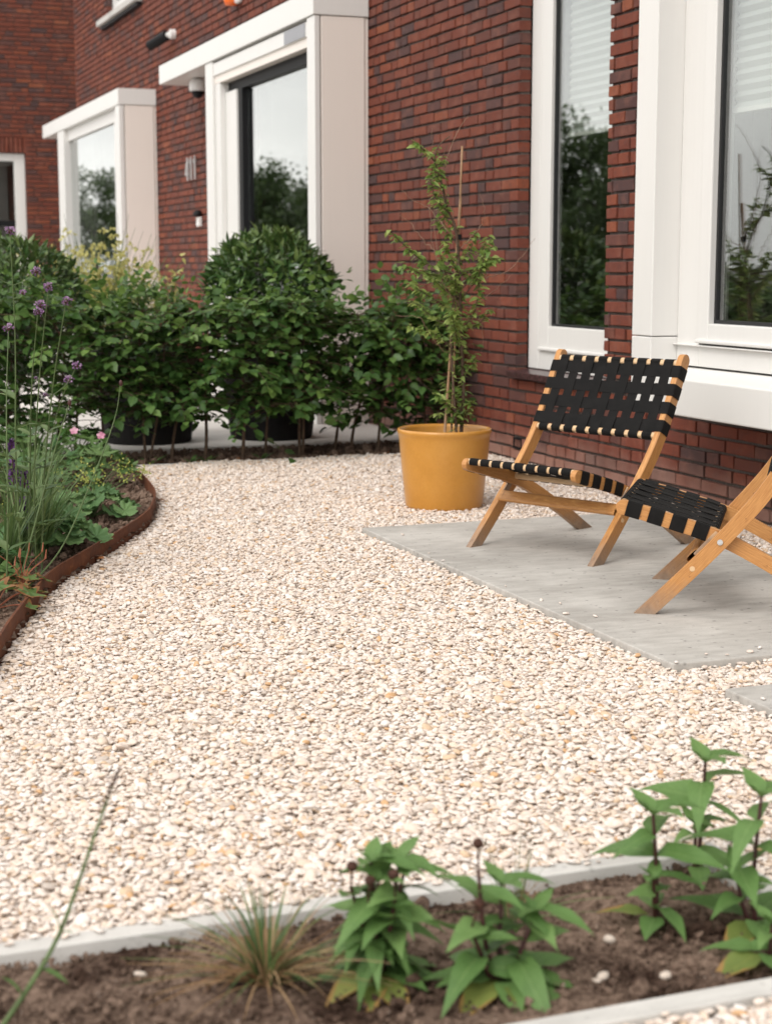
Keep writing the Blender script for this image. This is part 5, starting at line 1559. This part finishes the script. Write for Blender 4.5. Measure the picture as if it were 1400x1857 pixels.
def salvia(x, y, h, label):
    root = empty('salvia', (x, y, .01)); tag(root, label, 'flower', 'dark purple salvia spikes')
    top = np.array([rng.normal(0, .01), rng.normal(0, .01), h]); mb = MB(); mb.tube([(0, 0, 0), top * .5, top], .0022, 5); mb.build('stem', M_MAROON, root)
    mf = MB(); n = 120; t = rng.random(n); a = rng.uniform(0, 6.28, n)
    P = top * (.55 + .45 * t[:, None]) + np.stack([np.cos(a), np.sin(a), np.zeros(n)], 1) * .010 * (1.1 - t[:, None])
    D = np.stack([np.cos(a), np.sin(a), np.full(n, .8)], 1)
    add_leaves(mf, T_OVATE, P, D, rng.normal(0, 1, (n, 3)), rng.uniform(.012, .02, n), rng.random(n)); mf.build('flower_spike', M_SALVIA, root)
salvia(.815, 6.02, .40, 'dark purple salvia spike, upper one at the left edge')
salvia(.835, 5.85, .30, 'dark purple salvia spike just right of the upper one')
salvia(.790, 5.62, .24, 'lowest dark purple salvia spike at the left edge')

# weeds and fallen leaves along the hedge strip and on the gravel
def fallen(x, y, z, label, s=.045, rz=0.0):
    mb = MB(); add_leaves(mb, T_BEECH, [(-s / 2, 0, .004)], [(1, 0, .1)], [(0, .15, 1)], [s], [rng.random()])
    o = mb.build('fallen_leaf', M_DEAD, smooth=True); o.location = (x, y, z); o.rotation_euler = (0, 0, rz)
    tag(o, label, 'leaf', 'fallen brown leaves')
fallen(1.600, 7.10, .004, 'orange fallen leaf on gravel at the outer bend of the edging', .05, .4)
fallen(1.610, 7.32, .003, 'brown fallen leaf on gravel near the far bend of the edging', .04, 1.8)
fallen(1.060, 5.72, .004, 'orange fallen leaf against the middle of the edging', .045, 2.4)
fallen(0.770, 5.06, .004, 'brown fallen leaf at the edging near the pink geranium', .035, 1.0)
fallen(1.93, 8.56, -.005, 'brown fallen leaf below the two pale hedge stems', .06, .3)
fallen(2.36, 8.58, -.005, 'brown fallen leaf beneath the hedge by the planter gap', .05, 2.0)
fallen(3.22, 8.52, .0, 'brown fallen leaf on gravel left of the yellow pot', .05, .9)
fallen(1.02, 6.30, .03, 'brown fallen leaf on the bed soil behind the scalloped clump', .06, .9)
def weed(x, y, n, label):
    root = empty('weed', (x, y, -.02)); tag(root, label, 'weed', 'weeds under the hedge')
    mb = MB(); k = np.arange(n); a = k * 2.4
    add_leaves(mb, T_LAUREL, np.zeros((n, 3)), np.stack([np.cos(a), np.sin(a), np.full(n, 1.0)], 1), np.stack([-np.cos(a), -np.sin(a), np.full(n, .6)], 1), rng.uniform(.06, .11, n), rng.uniform(.3, 1, n))
    mb.build('foliage', M_GERA, root, smooth=True)
weed(2.19, 8.56, 6, 'small weed under the hedge left of the planter gap')
weed(2.10, 8.55, 4, 'grassy weed under the hedge before the left planter')
weed(1.88, 8.55, 5, 'weed at the foot of the two pale hedge stems')
weed(2.50, 8.56, 5, 'weed under the hedge before the right planter')

# ================================================================== FOREGROUND BED
def leaf_mesh_single(tmpl, mat, tint):
    me = np_mesh('leaf', tmpl[0], tmpl[1], np.full(len(tmpl[0]), tint), tmpl[2], True); me.materials.append(mat)
    return me
HEL = [leaf_mesh_single(leaf_template([0, .06, .2, .38, .58, .78, .92, 1], [.012, .075, .20, .245, .205, .115, .045, .004], rng.uniform(.15, .4), dr, rng.uniform(.12, .26)), M_HELI, tn) for dr, tn in ((1.05, .35), (.65, .5), (.35, .6), (.2, .45), (1.2, .55), (.55, .75))]
HELY = [leaf_mesh_single(T_HELI_FLAT, M_HELIY, tn) for tn in (.3, .6, .8)]

def perennial(x, y, label, stems, basal=(), yellow=0):
    """stems: list of (dx, dy, height, n_pairs, leaf size, start frac, head)"""
    root = empty('leafy_perennial', (x, y, -.022)); tag(root, label, 'plant', 'young perennials in the foreground bed')
    for dx, dy, h, pairs, size, start, head in stems:
        path = catmull([(0.15 * dx, .15 * dy, 0), (.5 * dx + rng.normal(0, .004), .5 * dy, h * .45), (dx, dy, h)], 6)
        mb = MB(); mb.tube(path, np.linspace(.0046, .0028, len(path)), 7); mb.build('stem', M_MAROON, root, smooth=True)
        ang0 = rng.uniform(0, math.pi)
        tall = start > .5
        for k in range(pairs):
            f = start + (1 - start) * (k + .5) / pairs
            p = path[min(int(f * (len(path) - 1)), len(path) - 1)]
            for s in (0, 1):
                a = ang0 + k * math.pi / 2 + s * math.pi + rng.normal(0, .25)
                upv = .62 if tall else .20 + .45 * f
                me = HEL[(0, 4, 1)[rng.integers(0, 3)]] if tall else HEL[rng.integers(0, 6)]
                tw = rng.normal(0, .35, 3)
                place_leaf(me, root, p, (math.cos(a), math.sin(a), upv), np.array((-math.cos(a) * upv, -math.sin(a) * upv, 1.0)) + tw, size * rng.uniform(.62, 1.12) * (1.0 - .15 * f))
        top = path[-1]
        if head:
            mh = MB(); q = top + np.array([rng.normal(0, .006), rng.normal(0, .006), .038])
            mh.tube([top, q], .0016, 5); mh.lathe([(.001, .008), (.006, .006), (.009, .0), (.006, -.006), (.001, -.008)], 10, c=tuple(q)); mh.build('seed_head', M_SEED, root, smooth=True)
        else:
            for k in range(4):
                a = k * 1.6 + ang0 + .6 + rng.uniform(0, .4)
                upv = (1.3, .7, .5, 1.0)[k]
                place_leaf(HEL[(3, 2, 1, 2)[k]], root, top, (math.cos(a), math.sin(a), upv), (-math.cos(a) * upv, -math.sin(a) * upv, 1.0), size * (.40, .70, .85, .6)[k] * rng.uniform(.85, 1.1))
    for k, (a, ln, el) in enumerate(basal):
        me = HELY[k % 3] if k < yellow else HEL[2 + k % 2]
        place_leaf(me, root, (math.cos(a) * .012, math.sin(a) * .012, .02), (math.cos(a), math.sin(a), el), (0, 0, 1), ln)
perennial(.800, 2.165, 'bushy green perennial with brown buds right of the dry grass tuft',
    [(-.035, .01, .150, 4, .088, .35, True), (.0, .02, .180, 4, .088, .35, False), (.045, .0, .165, 4, .088, .3, False), (.02, -.03, .14, 4, .088, .35, True), (-.02, -.02, .13, 4, .088, .3, True), (.05, .03, .175, 4, .088, .45, False), (.0, -.01, .16, 4, .088, .3, False)],
    [(-2.0, .10, -.05), (-1.5, .11, -.10), (-2.6, .11, .05), (-1.0, .085, .1), (.1, .10, .15), (-.5, .09, .05), (3.0, .09, .2)], 3)
perennial(.963, 2.075, 'bushy green perennial in the middle of the foreground bed',
    [(-.03, .015, .185, 2, .094, .45, True), (.015, .03, .150, 3, .100, .3, False), (.055, -.005, .115, 3, .098, .35, False), (-.05, -.005, .105, 3, .105, .3, True)],
    [(-1.35, .125, -.12), (-2.5, .12, 0), (-.3, .115, .10), (.15, .125, .20), (-1.7, .09, .1), (2.8, .11, .15), (-.8, .10, .05), (-3.0, .10, .3), (.6, .09, .4)], 2)
perennial(1.300, 2.200, 'single maroon stemmed perennial with drooping leaves, left of the taller pair',
    [(-.012, .0, .190, 2, .120, .62, False), (-.02, -.02, .09, 2, .09, .3, False)], [(2.9, .09, .35), (-2.3, .08, .1)], 1)
perennial(1.478, 2.372, 'tall maroon stemmed perennial in the far corner of the foreground bed',
    [(.012, .0, .205, 2, .120, .62, False), (-.015, -.02, .10, 2, .085, .4, False)], [(-2.0, .08, .2)], 0)
perennial(1.440, 2.130, 'tall maroon stemmed perennial at the right edge with a yellowing leaf',
    [(.01, .01, .220, 2, .122, .62, False), (-.03, .015, .10, 2, .115, .45, False)], [(-2.5, .12, .0), (2.5, .13, .35), (-1.3, .10, .25), (.6, .10, .3), (-2.0, .095, .3)], 1)
perennial(1.385, 2.010, 'low leafy perennial at the lower right edge of the foreground bed',
    [(.005, .0, .065, 2, .095, .3, False)], [(-2.9, .12, .05), (-2.0, .09, .3), (2.6, .09, .3), (.4, .08, .3)], 1)

# dry grass tuft, sparse grass, leaning stalk
root = empty('grass_tuft', (.640, 2.205, -.022)); tag(root, 'half dry grass tuft with straw and green blades at the front', 'grass')
mb = MB(); blades(mb, 0, 0, 46, .15, .22, .0066, 1.0); blades(mb, 0, 0, 16, .20, .07, .0050, .3); mb.build('green_blades', M_GRASS, root, kind='stuff')
mb = MB(); blades(mb, 0, 0, 110, .12, .20, .0056, 1.35); blades(mb, 0, 0, 40, .15, .07, .0052, .5); mb.build('dry_blades', M_STRAW, root, kind='stuff')
root = empty('grass_tuft', (1.085, 2.290, -.022)); tag(root, 'sparse wispy grass behind the middle perennial', 'grass')
mb = MB(); blades(mb, 0, 0, 14, .19, .07, .0030, .2); blades(mb, 0, 0, 8, .08, .16, .0040, .8); mb.build('green_blades', M_GRASS, root, kind='stuff')
mb = MB(); blades(mb, 0, 0, 12, .13, .06, .0030, .4); mb.build('dry_blades', M_STRAW, root, kind='stuff')
root = empty('flower_stalk', (.232, 2.185, -.035)); tag(root, 'single thin stalk leaning right at the lower left corner', 'stalk')
o0 = np.array([.232, 2.185, -.035])
pts = [o0, unproj_Y(60, 1780, 2.19), unproj_Y(110, 1690, 2.20), unproj_Y(150, 1580, 2.21), unproj_Y(188, 1470, 2.22), unproj_Y(215, 1400, 2.225)]
P = catmull(np.array(pts) - o0, 8)
mb = MB(); mb.tube(P, np.concatenate([np.linspace(.0042, .0022, len(P) - 9), np.linspace(.0026, .0008, 9)]), 7); mb.build('stem', M_GSTEM, root, smooth=True)
mb = MB(); q = P[-9:]
for k in range(26):
    p = q[rng.integers(0, 9)]; mb.tube([p, p + rng.normal(0, .003, 3) + [0, 0, .006]], [.0022, .0006], 5)
mb.build('seed_spike', M_SEED, root)
mb = MB(); p1 = P[16]
add_leaves(mb, T_LAUREL, [p1, p1, P[10], P[6]], [(-.15, 0, 1), (.8, -.3, .1), (.7, -.4, -.2), (-.4, -.2, .9)], [(1, 0, .2), (0, 0, 1), (0, 0, 1), (1, 0, 0)], [.05, .022, .045, .05], [.4, .5, .3, .4])
mb.build('foliage', M_HELI, root, smooth=True)

# ================================================================== TREES ACROSS THE STREET (seen in the glass)
def street_tree(h, r, seed):
    r2 = np.random.default_rng(seed)
    root = empty('street_tree', (0, 0, -.09))
    mb = MB(); mb.tube(catmull([(0, 0, 0), (.05, 0, h * .3), (0, .08, h * .62)], 6), np.linspace(.17, .07, 13), 9)
    for k in range(8):
        a = k * .8; mb.tube([(0, 0, h * .35 + .1 * k), (math.cos(a) * r * .6, math.sin(a) * r * .6, h * .6 + .1 * k)], [.06, .02], 6)
    mb.build('trunk', M_BARKD, root)
    n = 7600
    cl = norm(r2.normal(0, 1, (60, 3))) * r2.uniform(.35, .95, (60, 1)) * [r, r, h * .42] + [0, 0, h * .54]
    P = cl[r2.integers(0, 60, n)] + r2.normal(0, .34, (n, 3))
    mbl = MB(); add_leaves(mbl, T_SMALL, P, r2.normal(0, 1, (n, 3)), r2.normal(0, .5, (n, 3)) + [0, 0, 1], r2.uniform(.16, .34, n), r2.random(n))
    mbl.build('crown', M_TREE, root, kind='stuff')
    return root
def copy_tree(o, parent=None):
    c = o.copy(); COL.objects.link(c); c.parent = parent
    for ch in list(o.children): copy_tree(ch, c)
    return c
T = [street_tree(7.0, 3.3, 1), street_tree(6.2, 3.0, 2), street_tree(8.0, 3.7, 3)]
spots = [(-13, 22, 0), (-15, 29, 1), (-12.5, 36, 2), (-17, 46, 0), (-13, 54, 1), (-17, 60, 2), (-12, 66, 1), (-16, 80, 0), (-12, 100, 2), (-18, 116, 0), (-14, 92, 1)]
done = set()
for i, (x, y, k) in enumerate(spots):
    t = T[k] if k not in done else copy_tree(T[k])
    done.add(k)
    t.location = (x, y, -.09); t.rotation_euler = (0, 0, i * 1.3)
    t.scale = (.62, .62, .50) if y < 40 else (1.0, 1.0, .92)
    tag(t, 'green street tree across the road, seen only mirrored in the window panes', 'tree', 'street trees mirrored in the glass')
